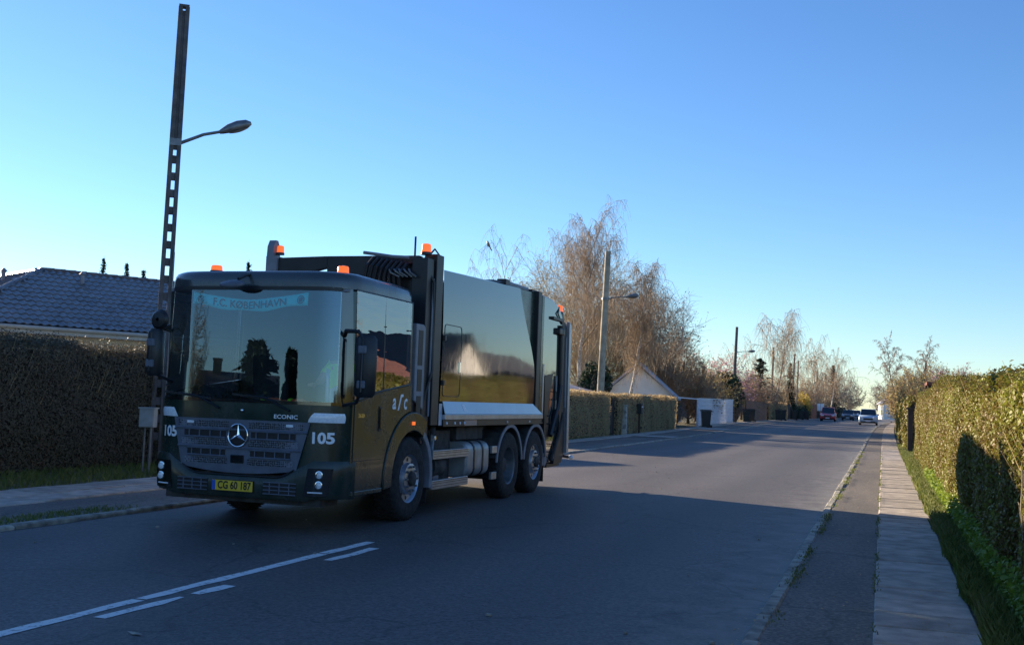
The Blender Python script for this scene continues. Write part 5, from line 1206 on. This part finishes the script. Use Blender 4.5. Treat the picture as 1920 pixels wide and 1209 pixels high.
# body
bd = MB(); bd.prism([(2.86, 1.17), (7.25, 1.17), (7.25, 3.40), (6.2, 3.37), (4.2, 3.28), (2.86, 3.10)], 'x', -1.17, 1.17); bo_ = fix_normals(bd.build('body', 'truck', T))
ct = [(1.50, 7.02), (1.9, 7.03), (2.11, 7.01), (2.4, 6.83), (2.71, 6.58), (3.0, 6.36), (3.3, 6.2), (3.37, 6.17)]
def yr(z):
    for (a, b), (c, d) in zip(ct, ct[1:]):
        if z <= c: return b + (d - b) * (z - a) / (c - a)
    return ct[-1][1]
def skx(f): return 1.236 + .014 * math.sin(math.pi * min(1, f * 1.02)) ** .7 - .014 * f
for s in (-1, 1):
    rows = []
    for k in range(15):
        f = k / 14; rw = []
        for i in range(25):
            u = i / 24; z = 1.50 + (3.26 + .11 * u - 1.50) * f; y = 2.86 + (yr(z) - 2.86) * u
            x = skx(f); rw.append((s * x, y, z))
        rows.append(rw)
    sp = fix_normals(MB().grid(rows).build('side_skin', 'truck_mirror', T, smooth=True, ang=60))
    ed = MB(); ed.grid([[r[-1] for r in rows], [(s * 1.16, r[-1][1] + .12, r[-1][2]) for r in rows]]); fix_normals(ed.build('skin_edge', 'black', sp, smooth=True))
    ed = MB(); ed.grid([rows[-1], [(s * 1.16, p[1], p[2] + .02) for p in rows[-1]]]); fix_normals(ed.build('skin_edge', 'truck', sp, smooth=True))
    MB().bb(min(s * 1.1, s * 1.243), max(s * 1.1, s * 1.243), 7.14, 7.33, 1.17, 3.43).build('rear_post', 'black', T, bevel=.01)
    ss = MB().add([(s * 1.246, 2.94, 1.50), (s * 1.246, 6.98, 1.50), (s * 1.29, 7.42, 1.33), (s * 1.29, 2.94, 1.33)], [(0, 1, 2, 3)]); so = fix_normals(ss.build('sill_panel', 'lightpanel', T, solid=.006))
    MB().bb(min(s * 1.2, s * 1.295), max(s * 1.2, s * 1.295), 2.94, 7.44, 1.255, 1.326).build('sill_rail', 'alu', T, bevel=.006)
    lb = MB().bb(min(s * 1.15, s * 1.27), max(s * 1.15, s * 1.27), 2.94, 7.44, 1.165, 1.252).build('sill_base', 'black', T)
    for y in (3.05, 3.35, 3.55, 3.72, 5.6, 6.75): MB().lathe([(0, .02), (s * .012, .018), (s * .014, .001)], (s * 1.27, y, 1.208), 'x', 10).build('side_marker', 'lens', lb)
    MB().bb(min(s * 1.272, s * 1.274), max(s * 1.272, s * 1.274), 3.72, 4.22, 1.17, 1.25).build('reflector', 'skin', lb)
    MB().bb(min(s * 1.246, s * 1.25), max(s * 1.246, s * 1.25), 2.82, 2.93, 1.18, 1.47).build('marker_strip', 'lightpanel', T)
    ms = MB().add([(s * 1.262, 3.62, 1.46), (s * 1.262, 3.72, 1.46), (s * 1.287, 3.80, 1.36), (s * 1.287, 3.68, 1.36)], [(0, 1, 2, 3)]); fix_normals(ms.build('sticker', 'white', so))
# hatch on the near side
def rrect(y0, y1, z0, z1, r, n=5):
    p = []
    for cy, cz_, a0 in ((y1 - r, z1 - r, 0), (y0 + r, z1 - r, 90), (y0 + r, z0 + r, 180), (y1 - r, z0 + r, 270)):
        p += [(cy + r * math.cos(math.radians(a0 + 90 * i / n)), cz_ + r * math.sin(math.radians(a0 + 90 * i / n))) for i in range(n + 1)]
    return p
def skinx(z):
    return skx(min(1, max(0, (z - 1.5) / 1.78)))
hp = rrect(2.93, 3.56, 1.57, 2.54, .06)
ht = MB().tube([(skinx(z) + .002, y, z) for y, z in hp + hp[:1]], .005, 6, False).build('hatch_seal', 'ink', T)
for z in (1.75, 2.35): MB().box((skinx(z) + .01, 2.92, z), (.03, .05, .07)).build('hatch_hinge', 'black', ht, bevel=.006)
MB().bb(1.235, 1.262, 3.5, 3.535, 1.9, 2.05).build('hatch_latch', 'chrome', ht, bevel=.005)
# roof gear on the body
MB().tube([(1.0, 4.9, 3.34), (1.02, 5.4, 3.40), (1.02, 5.9, 3.42), (1.0, 6.1, 3.40)], .03, 8).build('hose', 'black', T, smooth=True)
MB().cyl((1.0, 5.95, 3.44), (1.05, 7.0, 3.43), .05, n=12).build('tail_cylinder', 'greyplastic', T, smooth=True); MB().cyl((1.05, 7.0, 3.43), (1.07, 7.45, 3.42), .028, n=10).build('cylinder_rod', 'chrome', T, smooth=True)
MB().box((1.0, 5.95, 3.43), (.16, .2, .13)).build('cylinder_mount', 'black', T, bevel=.01); MB().box((1.05, 7.2, 3.42), (.2, .35, .06)).build('cylinder_mount', 'black', T)
# tailgate
tg = [(7.36, 3.41), (8.1, 3.37), (8.55, 3.27), (8.75, 3.12), (8.78, 1.05), (8.5, .52), (8.2, .46), (7.95, .62), (7.78, 1.15), (7.36, 1.2)]
tg_o = fix_normals(MB().prism(tg, 'x', -1.21, 1.21).build('tailgate', 'truck_mirror', T, bevel=.02))
rr_ = [(8.79, 3.1), (9.12, 3.02), (9.28, 2.9), (9.3, .62), (9.1, .42), (8.6, .42), (8.79, .9)]
fix_normals(MB().prism(rr_, 'x', -1.17, 1.17).build('loading_hopper', 'black', T, bevel=.01))
for s in (-1, 1):
    X = lambda a, b: (min(s * a, s * b), max(s * a, s * b))
    e = fix_normals(MB().prism([(9.2, 3.06), (9.33, 3.0), (9.37, .62), (9.25, .6)], 'x', *X(1.15, 1.23)).build('tail_edge', 'alu', T, bevel=.008))
    fix_normals(MB().prism([(7.72, 2.0), (8.22, 2.05), (7.98, 1.5), (8.05, .9), (7.78, .85)], 'x', *X(1.212, 1.222)).build('black_plate', 'black', T))  # thin black shape set on the tailgate side
    MB().cyl((s * 1.235, 8.62, 2.95), (s * 1.235, 8.66, 1.6), .035, n=10).build('tail_cylinder', 'black', T, smooth=True)
    MB().cyl((s * 1.235, 8.95, 2.75), (s * 1.235, 9.0, 1.45), .022, n=8).build('pipe', 'greyplastic', T, smooth=True)
    MB().cyl((s * 1.23, 8.40, 2.02), (s * 1.23, 8.40, 1.35), .018, n=8).build('pipe', 'steel', T, smooth=True)
    MB().tube([(s * 1.25, 8.05, .95), (s * 1.25, 8.5, 1.5), (s * 1.25, 8.62, 1.85)], .045, 6).build('lift_arm', 'black', T)
    MB().tube([(s * 1.24, 8.2, .5), (s * 1.24, 8.6, .9), (s * 1.24, 8.9, 1.35)], .03, 6).build('lift_arm', 'chassis', T)
    for y, z in ((8.27, 1.66), (7.93, 1.23), (8.5, 1.07), (8.1, .73)):
        MB().tube([(s * 1.215, y, z - .07), (s * 1.28, y, z - .07), (s * 1.28, y, z + .07), (s * 1.215, y, z + .07)], .012, 6).build('grab_handle', 'black', T)
    MB().bb(*X(1.2, 1.26), 8.02, 8.7, 3.02, 3.07).build('lamp_bar', 'black', T); MB().box((s * 1.22, 8.55, 2.83), (.12, .34, .12)).build('tail_lamp', 'black', T, bevel=.02)
    MB().box((s * 1.22, 8.62, 2.83), (.13, .08, .13)).build('tail_lamp', 'black', T, bevel=.02)
    MB().bb(*X(1.18, 1.24), 7.36, 7.50, 1.18, 3.38).build('tail_post', 'truck', T, bevel=.01)
    MB().bb(*X(1.23, 1.242), 7.52, 7.60, 1.3, 2.2).build('tail_rail', 'alu', T)
    fix_normals(MB().prism([(7.75, .98), (7.92, .92), (8.1, .5), (8.0, .4), (7.8, .42)], 'x', *X(1.1, 1.2)).build('guard_panel', 'greyplastic', T, bevel=.02))
    MB().tube([(s * 1.1, 9.2, .55), (s * 1.26, 9.35, .52)], .025, 6).build('lamp_arm', 'black', T); MB().lathe([(.0, .05), (-.02, .04), (-.03, .001)], (s * 1.29, 9.34, .52), 'y', 14).build('marker_lamp', 'lens', T)
    MB().tube([(s * 1.05, 8.3, 3.30), (s * 1.0, 8.5, 3.36), (s * 1.1, 8.62, 3.34)], .03, 6).build('hose', 'black', T); MB().tube([(s * 1.2, 8.52, 3.28), (s * 1.23, 8.36, 3.15), (s * 1.22, 8.7, 2.98)], .014, 6).build('hose', 'black', T)
MB().bb(-1.1, 1.1, 8.4, 9.2, .36, .43).build('rear_step', 'black', T); beacon(1.12, 8.8, 3.18, .075, .16); beacon(-1.12, 8.8, 3.18, .075, .16)
MB().box((1.12, 8.8, 3.12), (.15, .15, .14)).build('beacon_bracket', 'black', T)

# things in the cab
wy = lambda x, z: fy(x) + lean(z)
rows = []
for k, zz in enumerate((0, .33, .66, 1)):
    rw = []
    for u in np.linspace(0, 1, 22):
        x = -.76 + 1.5 * u; sag = -.05 * math.sin(math.pi * u) * .9 + .045 * abs(u - .5) * 2; z = 2.49 + .135 * zz + sag + .012 * math.sin(u * 17) * (1 - zz); rw.append((x, wy(x, z) + .035 + .006 * math.sin(u * 23), z))
    rows.append(rw)
TX = Vector((-6.857, 10.869, 0))
scf = fix_normals(MB().grid(rows).build('football_scarf', 'scarf', None, smooth=True, ang=80, solid=.006)); scf.location = TX; tag(scf, 'teal supporter scarf with dark lettering hung inside the windscreen top', 'scarf')
def onscarf(v, f, cx, name, sx=1.0, dz=0.0):
    out = []
    for p in v:
        x = cx + p[0] * sx; u = (x + .76) / 1.5; sag = -.05 * math.sin(math.pi * u) * .9 + .045 * abs(u - .5) * 2; z = 2.555 + dz + sag + p[1]; out.append((x, wy(x, z) + .018, z))
    raw(name, out, f, 'scarfink', scf)
v, f = text_polys('F.C. KØBENHAVN', .118, .002); onscarf(v, f, .0, 'scarf_lettering', 1.02)
for cx in (-.65, .655):       # two round crests
    n_ = 18; vv = [(.045 * math.cos(2 * math.pi * i / n_), .048 * math.sin(2 * math.pi * i / n_)) for i in range(n_)] + [(.034 * math.cos(2 * math.pi * i / n_), .037 * math.sin(2 * math.pi * i / n_)) for i in range(n_)]
    ff = [(i, (i + 1) % n_, n_ + (i + 1) % n_, n_ + i) for i in range(n_)]; k = len(vv)
    vv += [(-.025, -.02), (-.005, -.03), (.02, -.015), (.028, .012), (.01, .03), (-.012, .018), (-.028, .01)]; ff.append(tuple(range(k, k + 7))); onscarf(vv, ff, cx, 'scarf_crest')
# gloves, vest, pennant
for i, (x, rz_, lab) in enumerate(((.30, .3, 'orange and green work glove on the dashboard, left one'), (.62, -.2, 'orange and green work glove on the dashboard, right one'))):
    g = thing('work_glove', tuple(TX + Vector((x, .24, 1.415))), lab, 'glove', 'work gloves on the dashboard', rz_)
    MB().tube([(-.13, 0, .02), (-.06, 0, .025), (.02, 0, .025), (.06, 0, .02)], [.035, .038, .042, .03], 8).build('palm', 'glove', g, smooth=True)
    for q in range(4): MB().tube([(.04, -.035 + .023 * q, .02), (.09, -.045 + .03 * q, .03), (.14, -.05 + .033 * q, .02 + .01 * (q % 2))], [.012, .012, .008], 6).build('finger', 'glove', g, smooth=True)
    MB().tube([(-.02, .03, .025), (.02, .075, .03), (.05, .09, .025)], [.014, .013, .008], 6).build('thumb', 'glove', g, smooth=True)
    MB().lathe([(-.17, .042), (-.12, .043)], (0, 0, .022), 'x', 8).build('cuff', 'hivis', g)
rows = [[(.86 + .2 * u, .36 + .02 * math.sin(u * 14) + .05 * u, 1.42 + .42 * w_ - .03 * math.sin(u * 6)) for u in np.linspace(0, 1, 8)] for w_ in np.linspace(0, 1, 5)]
hv = MB().grid(rows).build('hanging_vest', 'lightpanel', None, smooth=True, solid=.01); hv.location = TX; tag(hv, 'pale vest with green collar hanging inside the windscreen right corner', 'vest')
o = MB().grid([[(p[0], p[1] - .012, p[2]) for p in r[2:6]] for r in rows[2:]]).build('collar', 'hivis', hv, smooth=True)
pn = MB().add([(1.10, .33, 1.80), (1.18, .42, 1.80), (1.19, .43, 1.66), (1.15, .37, 1.60), (1.10, .33, 1.66)], [(0, 1, 2, 3, 4)]); po = pn.build('windscreen_pennant', 'lightpanel', None, solid=.004); po.location = TX; tag(po, 'small pale blue shield pennant hanging at the corner of the cab windscreen', 'pennant')
MB().tube([(1.14, .38, 1.80), (1.15, .38, 2.0)], .003, 4).build('cord', 'white', po); MB().box((1.15, .375, 1.72), (.05, .01, .06), rz=.8).build('crest', 'ink', po)

# driver: one skinned body, hi-vis vest and hair as children
def skin_figure(name, verts, edges, radii, root, m, parent=None, sub=2):
    me = bpy.data.meshes.new(name); me.from_pydata(verts, edges, []); o = link(bpy.data.objects.new(name, me), parent)
    md = o.modifiers.new('skin', 'SKIN'); md.use_smooth_shade = True
    sv = me.skin_vertices[0].data if me.skin_vertices else None
    if sv is None:
        bm = bmesh.new(); bm.from_mesh(me); bm.verts.layers.skin.verify(); bm.to_mesh(me); bm.free(); sv = me.skin_vertices[0].data
    for i, r in enumerate(radii): sv[i].radius = (r, r) if not isinstance(r, tuple) else r; sv[i].use_root = (i == root)
    o.modifiers.new('sub', 'SUBSURF').levels = 1; o.modifiers['sub'].render_levels = sub
    me.materials.append(MT[m]); return o
dv = []; de = []; dr = []
def dn(p, r, par=None):
    dv.append(p); dr.append(r)
    if par is not None: de.append((par, len(dv) - 1))
    return len(dv) - 1
pel = dn((0, 0, .12), (.17, .13)); wst = dn((0, .03, .30), (.155, .12), pel); chs = dn((0, .04, .52), (.19, .13), wst); nb = dn((0, .03, .68), .075, chs); nk = dn((0, .0, .75), .055, nb); hd = dn((0, -.02, .84), (.075, .088), nk); dn((0, -.02, .95), (.07, .085), hd)
for s in (-1, 1):
    sh = dn((s * .19, .03, .62), .075, chs); el = dn((s * .27, -.12, .40), .05, sh); wr = dn((s * .19, -.38, .36), .032, el); pm = dn((s * .18, -.45, .37), .036, wr)
    for q in range(4): 
        f1 = dn((s * (.18 + .018 * (q - 1.5)), -.50, .385), .009, pm); dn((s * (.175 + .016 * (q - 1.5)), -.51 + .006 * q, .35), .008, f1)
    t1 = dn((s * .145, -.46, .39), .011, pm); dn((s * .14, -.49, .38), .009, t1)
    hp_ = dn((s * .11, -.03, .10), .095, pel); kn = dn((s * .16, -.45, .12), .07, hp_); an = dn((s * .15, -.52, -.28), .045, kn); dn((s * .15, -.66, -.33), .04, an)
DR = skin_figure('person', dv, de, dr, 0, 'skin'); DR.location = TX + Vector((.64, 1.22, 1.27)); tag(DR, 'driver in green hi-vis vest sitting at the steering wheel', 'person')
vs = [(0, .0, .16), (0, .03, .32), (0, .04, .52), (0, .03, .63)]; r_ = [(.185, .14), (.175, .14), (.21, .15), (.13, .10)]
V2 = list(vs); E2 = [(0, 1), (1, 2), (2, 3)]; R2 = list(r_)
for s in (-1, 1):
    k = len(V2); V2 += [(s * .2, .03, .61), (s * .245, -.06, .48)]; R2 += [.09, .072]; E2 += [(2, k), (k, k + 1)]
skin_figure('vest', V2, E2, R2, 0, 'hivis', DR)
skin_figure('trousers', [(0, 0, .1), (-.11, -.03, .10), (-.16, -.44, .12), (-.15, -.51, -.22), (.11, -.03, .10), (.16, -.44, .12), (.15, -.51, -.22)], [(0, 1), (1, 2), (2, 3), (0, 4), (4, 5), (5, 6)], [(.18, .14), .108, .085, .065, .108, .085, .065], 0, 'dark_cloth', DR)
rows = [[(k * .086 * math.cos(a), -.005 + k * .10 * math.sin(a), .88 + z) for a in np.linspace(0, 2 * math.pi, 15)[:-1]] for z, k in ((.0, 1), (.05, 1.03), (.09, .9), (.12, .55), (.13, .05))]
MB().grid(rows, True).build('hair', 'hair', DR, smooth=True, ang=80)
for s in (-1, 1):
    MB().lathe([(-.004, .012), (-.008, .001)], (s * .03, -.098, .885), 'y', 8).build('eye', 'ink', DR); MB().box((s * .085, -.01, .87), (.02, .03, .055)).build('ear', 'skin', DR, bevel=.008)
MB().tube([(0, -.10, .89), (0, -.125, .855), (0, -.10, .845)], [.008, .013, .01], 6).build('nose', 'skin', DR, smooth=True); MB().tube([(-.022, -.098, .818), (0, -.104, .816), (.022, -.098, .818)], .005, 5).build('mouth', 'tile_red', DR)

# ------------------------------------------------------------------ fences, bins, gates along the left pavement
def board_fence(name, label, x, y0, y1, h, m, bw=.12, gap=.02, rails=True, slats=0, top=False):
    t = thing(name, at(x, y0), label, 'fence')
    n = int((y1 - y0) / (bw + gap)); me = None
    for i in range(n):
        y = y0 + (i + .5) * (bw + gap); ox, oz = xr(y) - xr(y0), zr(y) - zr(y0)
        if me is None:
            o = MB().bb(-.012, .012, -bw / 2, bw / 2, .06, h).build('board', m, t); me = o.data
        else:
            o = link(bpy.data.objects.new('board', me), t)
        o.location = (ox, y - y0, oz + rnd.uniform(-.01, .01))
    for z in (.3, h - .25) if rails else ():
        k = 6; MB().tube([(xr(y) - xr(y0) - .04, y - y0, zr(y) - zr(y0) + z) for y in np.linspace(y0, y1, k)], .03, 4).build('rail', m, t)
    for y in np.arange(y0, y1 + .1, (y1 - y0) / max(1, round((y1 - y0) / 2.4))):
        ox, oz = xr(y) - xr(y0), zr(y) - zr(y0); MB().bb(ox - .11, ox - .02, y - y0 - .045, y - y0 + .045, oz, oz + h + .04).build('post', m, t)
    if top: MB().tube([(xr(y) - xr(y0), y - y0, zr(y) - zr(y0) + h + .03) for y in np.linspace(y0, y1, 8)], .045, 4).build('top_rail', m, t)
    for z in np.linspace(.2, h - .1, slats) if slats else ():
        MB().tube([(xr(y) - xr(y0) + .02, y - y0, zr(y) - zr(y0) + z) for y in np.linspace(y0, y1, 8)], .022, 4).build('slat', m, t)
    return t
board_fence('picket_fence', 'white slatted garden fence beside a dark bin', -12.1, 76.5, 94, 1.92, 'white_fence', .16, .16, True, 7, True)
t = thing('pergola_beam', at(-12.1, 68.4), 'white beam on a post spanning the opening before the white fence', 'beam')
MB().tube([(0, 0, 1.97), (0, 8.0, 1.97)], .045, 4).build('beam', 'white_fence', t); MB().bb(-.07, .07, 7.9, 8.05, 0, 1.95).build('post', 'white_fence', t)
board_fence('board_fence', 'orange-brown upright board fence behind the first bins', -12.1, 102.5, 119, 1.95, 'wood_orange', .19, .012)
board_fence('board_fence', 'far orange-brown board fence under the yellow bush', -12.0, 172, 181.5, 2.3, 'wood_orange', .22, .012)
board_fence('board_fence', 'dark stained fence between the far hedges', -12.3, 140.4, 146, 2.0, 'wood_dark', .2, .012)
t = thing('garden_gate', at(-12.35, 50.75), 'narrow dark garden gate between the two brown hedges', 'gate')
for k in range(7): MB().bb(-.02, .02, .12 + k * .18, .12 + k * .18 + .13, .1, 1.5).build('board', 'wood_dark', t)
for y in (0, 1.45): MB().bb(-.06, .06, y - .06, y + .06, 0, 1.75).build('post', 'wood_dark', t)
for z in (.35, 1.25): MB().bb(-.05, -.02, .06, 1.4, z, z + .1).build('rail', 'wood_dark', t)
t = thing('gate_post', at(-12.0, 53.2), 'weathered stone post at the gate in the brown hedge', 'post')
MB().bb(-.12, .12, -.12, .12, 0, 1.42).build('shaft', 'kerb', t, bevel=.02); MB().bb(-.15, .15, -.15, .15, 1.42, 1.5).build('cap', 'kerb', t, bevel=.02)
MB().box((.0, .3, .7), (.06, .16, 1.4)).build('jamb', 'wood_dark', t)
t = thing('letterbox', at(-11.98, 56.6), 'dark letterbox on a post set into the brown hedge', 'letterbox')
MB().bb(-.15, .15, -.2, .2, 1.05, 1.55).build('box', 'bin', t, bevel=.02); MB().bb(.151, .156, -.15, .15, 1.38, 1.43).build('slot', 'white', t); MB().bb(-.04, .04, -.04, .04, 0, 1.05).build('post', 'wood_dark', t); MB().bb(-.17, .18, -.23, .23, 1.551, 1.58).build('lid', 'steel', t)

def wheelie(label, x, y, rz, s=1.0, m='bin', group='wheeled refuse bins'):
    t = thing('wheelie_bin', at(x, y), label, 'bin', group, rz)
    rows = [[(a * k * s, b * k * s, z * s) for a, b in ((-.27, -.28), (.27, -.28), (.27, .3), (-.27, .3))] for z, k in ((.06, .78), (.5, .9), (.96, 1.0), (1.0, 1.06))]
    b = MB().grid(rows, True); b.f += [(0, 1, 2, 3)[::-1], (12, 13, 14, 15)]; fix_normals(b.build('body', m, t, bevel=.02))
    rows = [[(a * k * s, b_ * k * s, z * s) for a, b_ in ((-.31, -.34), (.31, -.34), (.31, .34), (-.31, .34))] for z, k in ((1.005, 1.0), (1.04, 1.0), (1.09, .8))]
    l_ = MB().grid(rows, True); l_.f += [(0, 1, 2, 3)[::-1], (8, 9, 10, 11)]; fix_normals(l_.build('lid', m, t, bevel=.015))
    MB().tube([(-.22 * s, .36 * s, .98 * s), (-.22 * s, .42 * s, 1.0 * s), (.22 * s, .42 * s, 1.0 * s), (.22 * s, .36 * s, .98 * s)], .018, 6).build('handle', m, t)
    for q in (-.24, .24): MB().lathe([(-.03, .04), (-.03, .11), (.03, .11), (.03, .04)], (q * s, .27 * s, .11), 'x', 14, True).build('wheel', 'rubber', t, smooth=True)
    return t
wheelie('dark wheeled bin in front of the white fence', -11.3, 74.6, -1.3, 1.12)
wheelie('left dark bin before the orange board fence', -11.7, 99.6, -1.4, 1.12)
wheelie('right larger dark bin before the orange board fence', -11.6, 102.5, -1.5, 1.12)
wheelie('left bin in front of the low brown hedge', -11.5, 124.6, -1.5, 1.12)
wheelie('right bin in front of the low brown hedge', -11.4, 128.4, -1.4, 1.12)
wheelie('first of the far bins by the dark fence', -11.4, 141.6, -1.5, 1.12)
wheelie('second of the far bins by the dark fence', -11.3, 149, -1.5, 1.12)
wheelie('third of the far bins, before the far orange fence', -11.3, 156, -1.5, 1.12)
t = thing('gate_post', at(.98, 45), 'dark tall wooden gate post at the end of the near right hedge', 'post')
MB().bb(-.09, .09, -.09, .09, 0, 1.75).build('shaft', 'wood_dark', t, bevel=.01); MB().bb(-.16, .16, -.16, .16, 1.75, 1.82).build('cap', 'wood_dark', t); MB().bb(-.05, .05, .12, 1.2, .2, 1.4).build('gate_leaf', 'wood_dark', t)
# wooden shelter over the right hedge
t = thing('garden_shelter', at(1.9, 53.5), 'dark wooden shelter with reddish roof above the right hedge', 'shelter')
MB().prism([(-.1, 2.86), (2.2, 2.86), (2.2, 3.0), (-.1, 3.0)], 'y', -1.6, 1.6).build('roof', 'tile_red', t)
for x in (0, 1.0, 2.0): 
    for y in (-1.45, 1.45): MB().bb(x - .06, x + .06, y - .06, y + .06, 0, 2.85).build('post', 'wood_dark', t)
for k in range(12): MB().bb(.05 + k * .17, .13 + k * .17, -1.52, -1.48, 2.0, 2.84).build('slat', 'wood_dark', t)

# ------------------------------------------------------------------ cars
def car(label, x, y, rz, col, L=4.4, Wd=1.82, Hc=1.6, group='cars along the road', van=False, cat='car'):
    cm = mat('car_paint', col, .25, ior=1.7, coat=.5); t = thing('parked_car', at(x, y), label, cat, group, rz); w = Wd / 2
    gz = .2
    prof = [(-L / 2, .45), (-L / 2 + .05, .78), (-L / 2 + .35, .95), (-L * .22, 1.03), (L * .33, 1.06), (L / 2 - .1, 1.0), (L / 2, .7), (L / 2, .35), (L / 2 - .3, gz), (-L / 2 + .3, gz), (-L / 2 + .05, .32)]
    rows = [[(sx * w, p[0] * (1 if k < 1 else .985), gz + (p[1] - gz) * kz) for p in prof] for sx, k, kz in ((-.9, 1, .97), (-1, 0, .93), (-1, 0, .93), (1, 0, .93), (1, 0, .93), (.9, 1, .97))]
    rows = [[(sx * w, p[0] * kx, p[1] if p[1] < .5 else p[1] * kz) for p in prof] for sx, kx, kz in ((-1.0, .97, .95), (-.93, 1, 1.0), (.93, 1, 1.0), (1.0, .97, .95))]
    b = MB().grid(rows, True); n = len(prof); b.f += [tuple(range(n)), tuple(range(3 * n, 4 * n))[::-1]]; bo = fix_normals(b.build('body', cm, t, smooth=True, ang=40))
    yb = L * (.42 if not van else .49)
    cabp = [(-L * .24, 1.0), (-L * .08, Hc), (L * .25, Hc + .02), (yb, 1.03)]
    g = MB().grid([[(s * w * k, p[0], p[1] - (.04 if abs(s) == 1 and i in (1, 2) else 0)) for i, p in enumerate(cabp) for k in [(.86 if i in (0, 3) else .74)]] for s in (-1, -.85, .85, 1)])
    g.f += [(0, 1, 2, 3), (12, 13, 14, 15)]; fix_normals(g.build('windows', 'carglass', t, smooth=True, ang=30))
    r = MB().prism([(-L * .07, Hc - .01), (-L * .05, Hc + .03), (L * .24, Hc + .05), (L * .27, Hc)], 'x', -w * .73, w * .73); fix_normals(r.build('roof', cm, t, bevel=.015))
    for s in (-1, 1):
        MB().tube([(s * w * .86, -L * .24, 1.0), (s * w * .75, -L * .08, Hc), (s * w * .75, L * .25, Hc + .01), (s * w * .86, yb, 1.03)], .035, 5).build('window_pillar', cm, t)
        MB().tube([(s * w * .82, L * .05, 1.03), (s * w * .75, L * .06, Hc)], .03, 5).build('window_pillar', cm, t)
        MB().box((s * w * .74, -L / 2 + .08, .76), (.4, .12, .13), rz=s * .25).build('headlamp', 'lens', t, bevel=.02)
        MB().box((s * w * .8, L / 2 - .05, .85), (.25, .08, .2)).build('tail_lamp', 'tile_red', t)
        MB().box((s * (w + .09), -L * .2, 1.08), (.2, .1, .14)).build('wing_mirror', cm, t, bevel=.02)
        for yy in (-L * .31, L * .31):
            wh = MB().lathe([(-.1, .2), (-.1, .31), (-.05, .33), (.05, .33), (.1, .31), (.1, .2)], (s * (w - .1), yy, .33), 'x', 20).build('wheel', 'rubber', t, smooth=True); MB().lathe([(s * .101, .2), (s * .09, .05), (s * .1, .001)], (s * (w - .1), yy, .33), 'x', 14).build('rim', 'alu', wh)
    MB().box((0, -L / 2 - .005, .62), (Wd * .5, .04, .16)).build('grille', 'ink', t); MB().box((0, -L / 2 - .012, .42), (.5, .03, .11)).build('number_plate', 'white', t); MB().box((0, -L / 2 + .02, .33), (Wd * .8, .06, .12)).build('lower_intake', 'ink', t)
    return t
car('pale blue car facing the camera by the right kerb', -1.95, 120, 0, (.42, .55, .66))
car('red pickup-like car parked at the left kerb', -7.9, 150, 0, (.5, .04, .05), 4.8, 1.9, 1.75)
car('dark car behind the white crossing, left of the pale blue car', -7.2, 180, 0, (.05, .06, .08))
car('grey car farther off between the dark car and the pale blue car', -7.0, 196, 0, (.25, .3, .36))
t = thing('traffic_sign', at(-11.0, 176), 'small white sign board on a post by the far dark hedge', 'sign')
MB().tube([(0, 0, 0), (0, 0, 2.4)], .04, 6).build('post', 'steel', t); MB().bb(-.5, .5, -.03, .0, 1.3, 2.4).build('board', 'white', t)
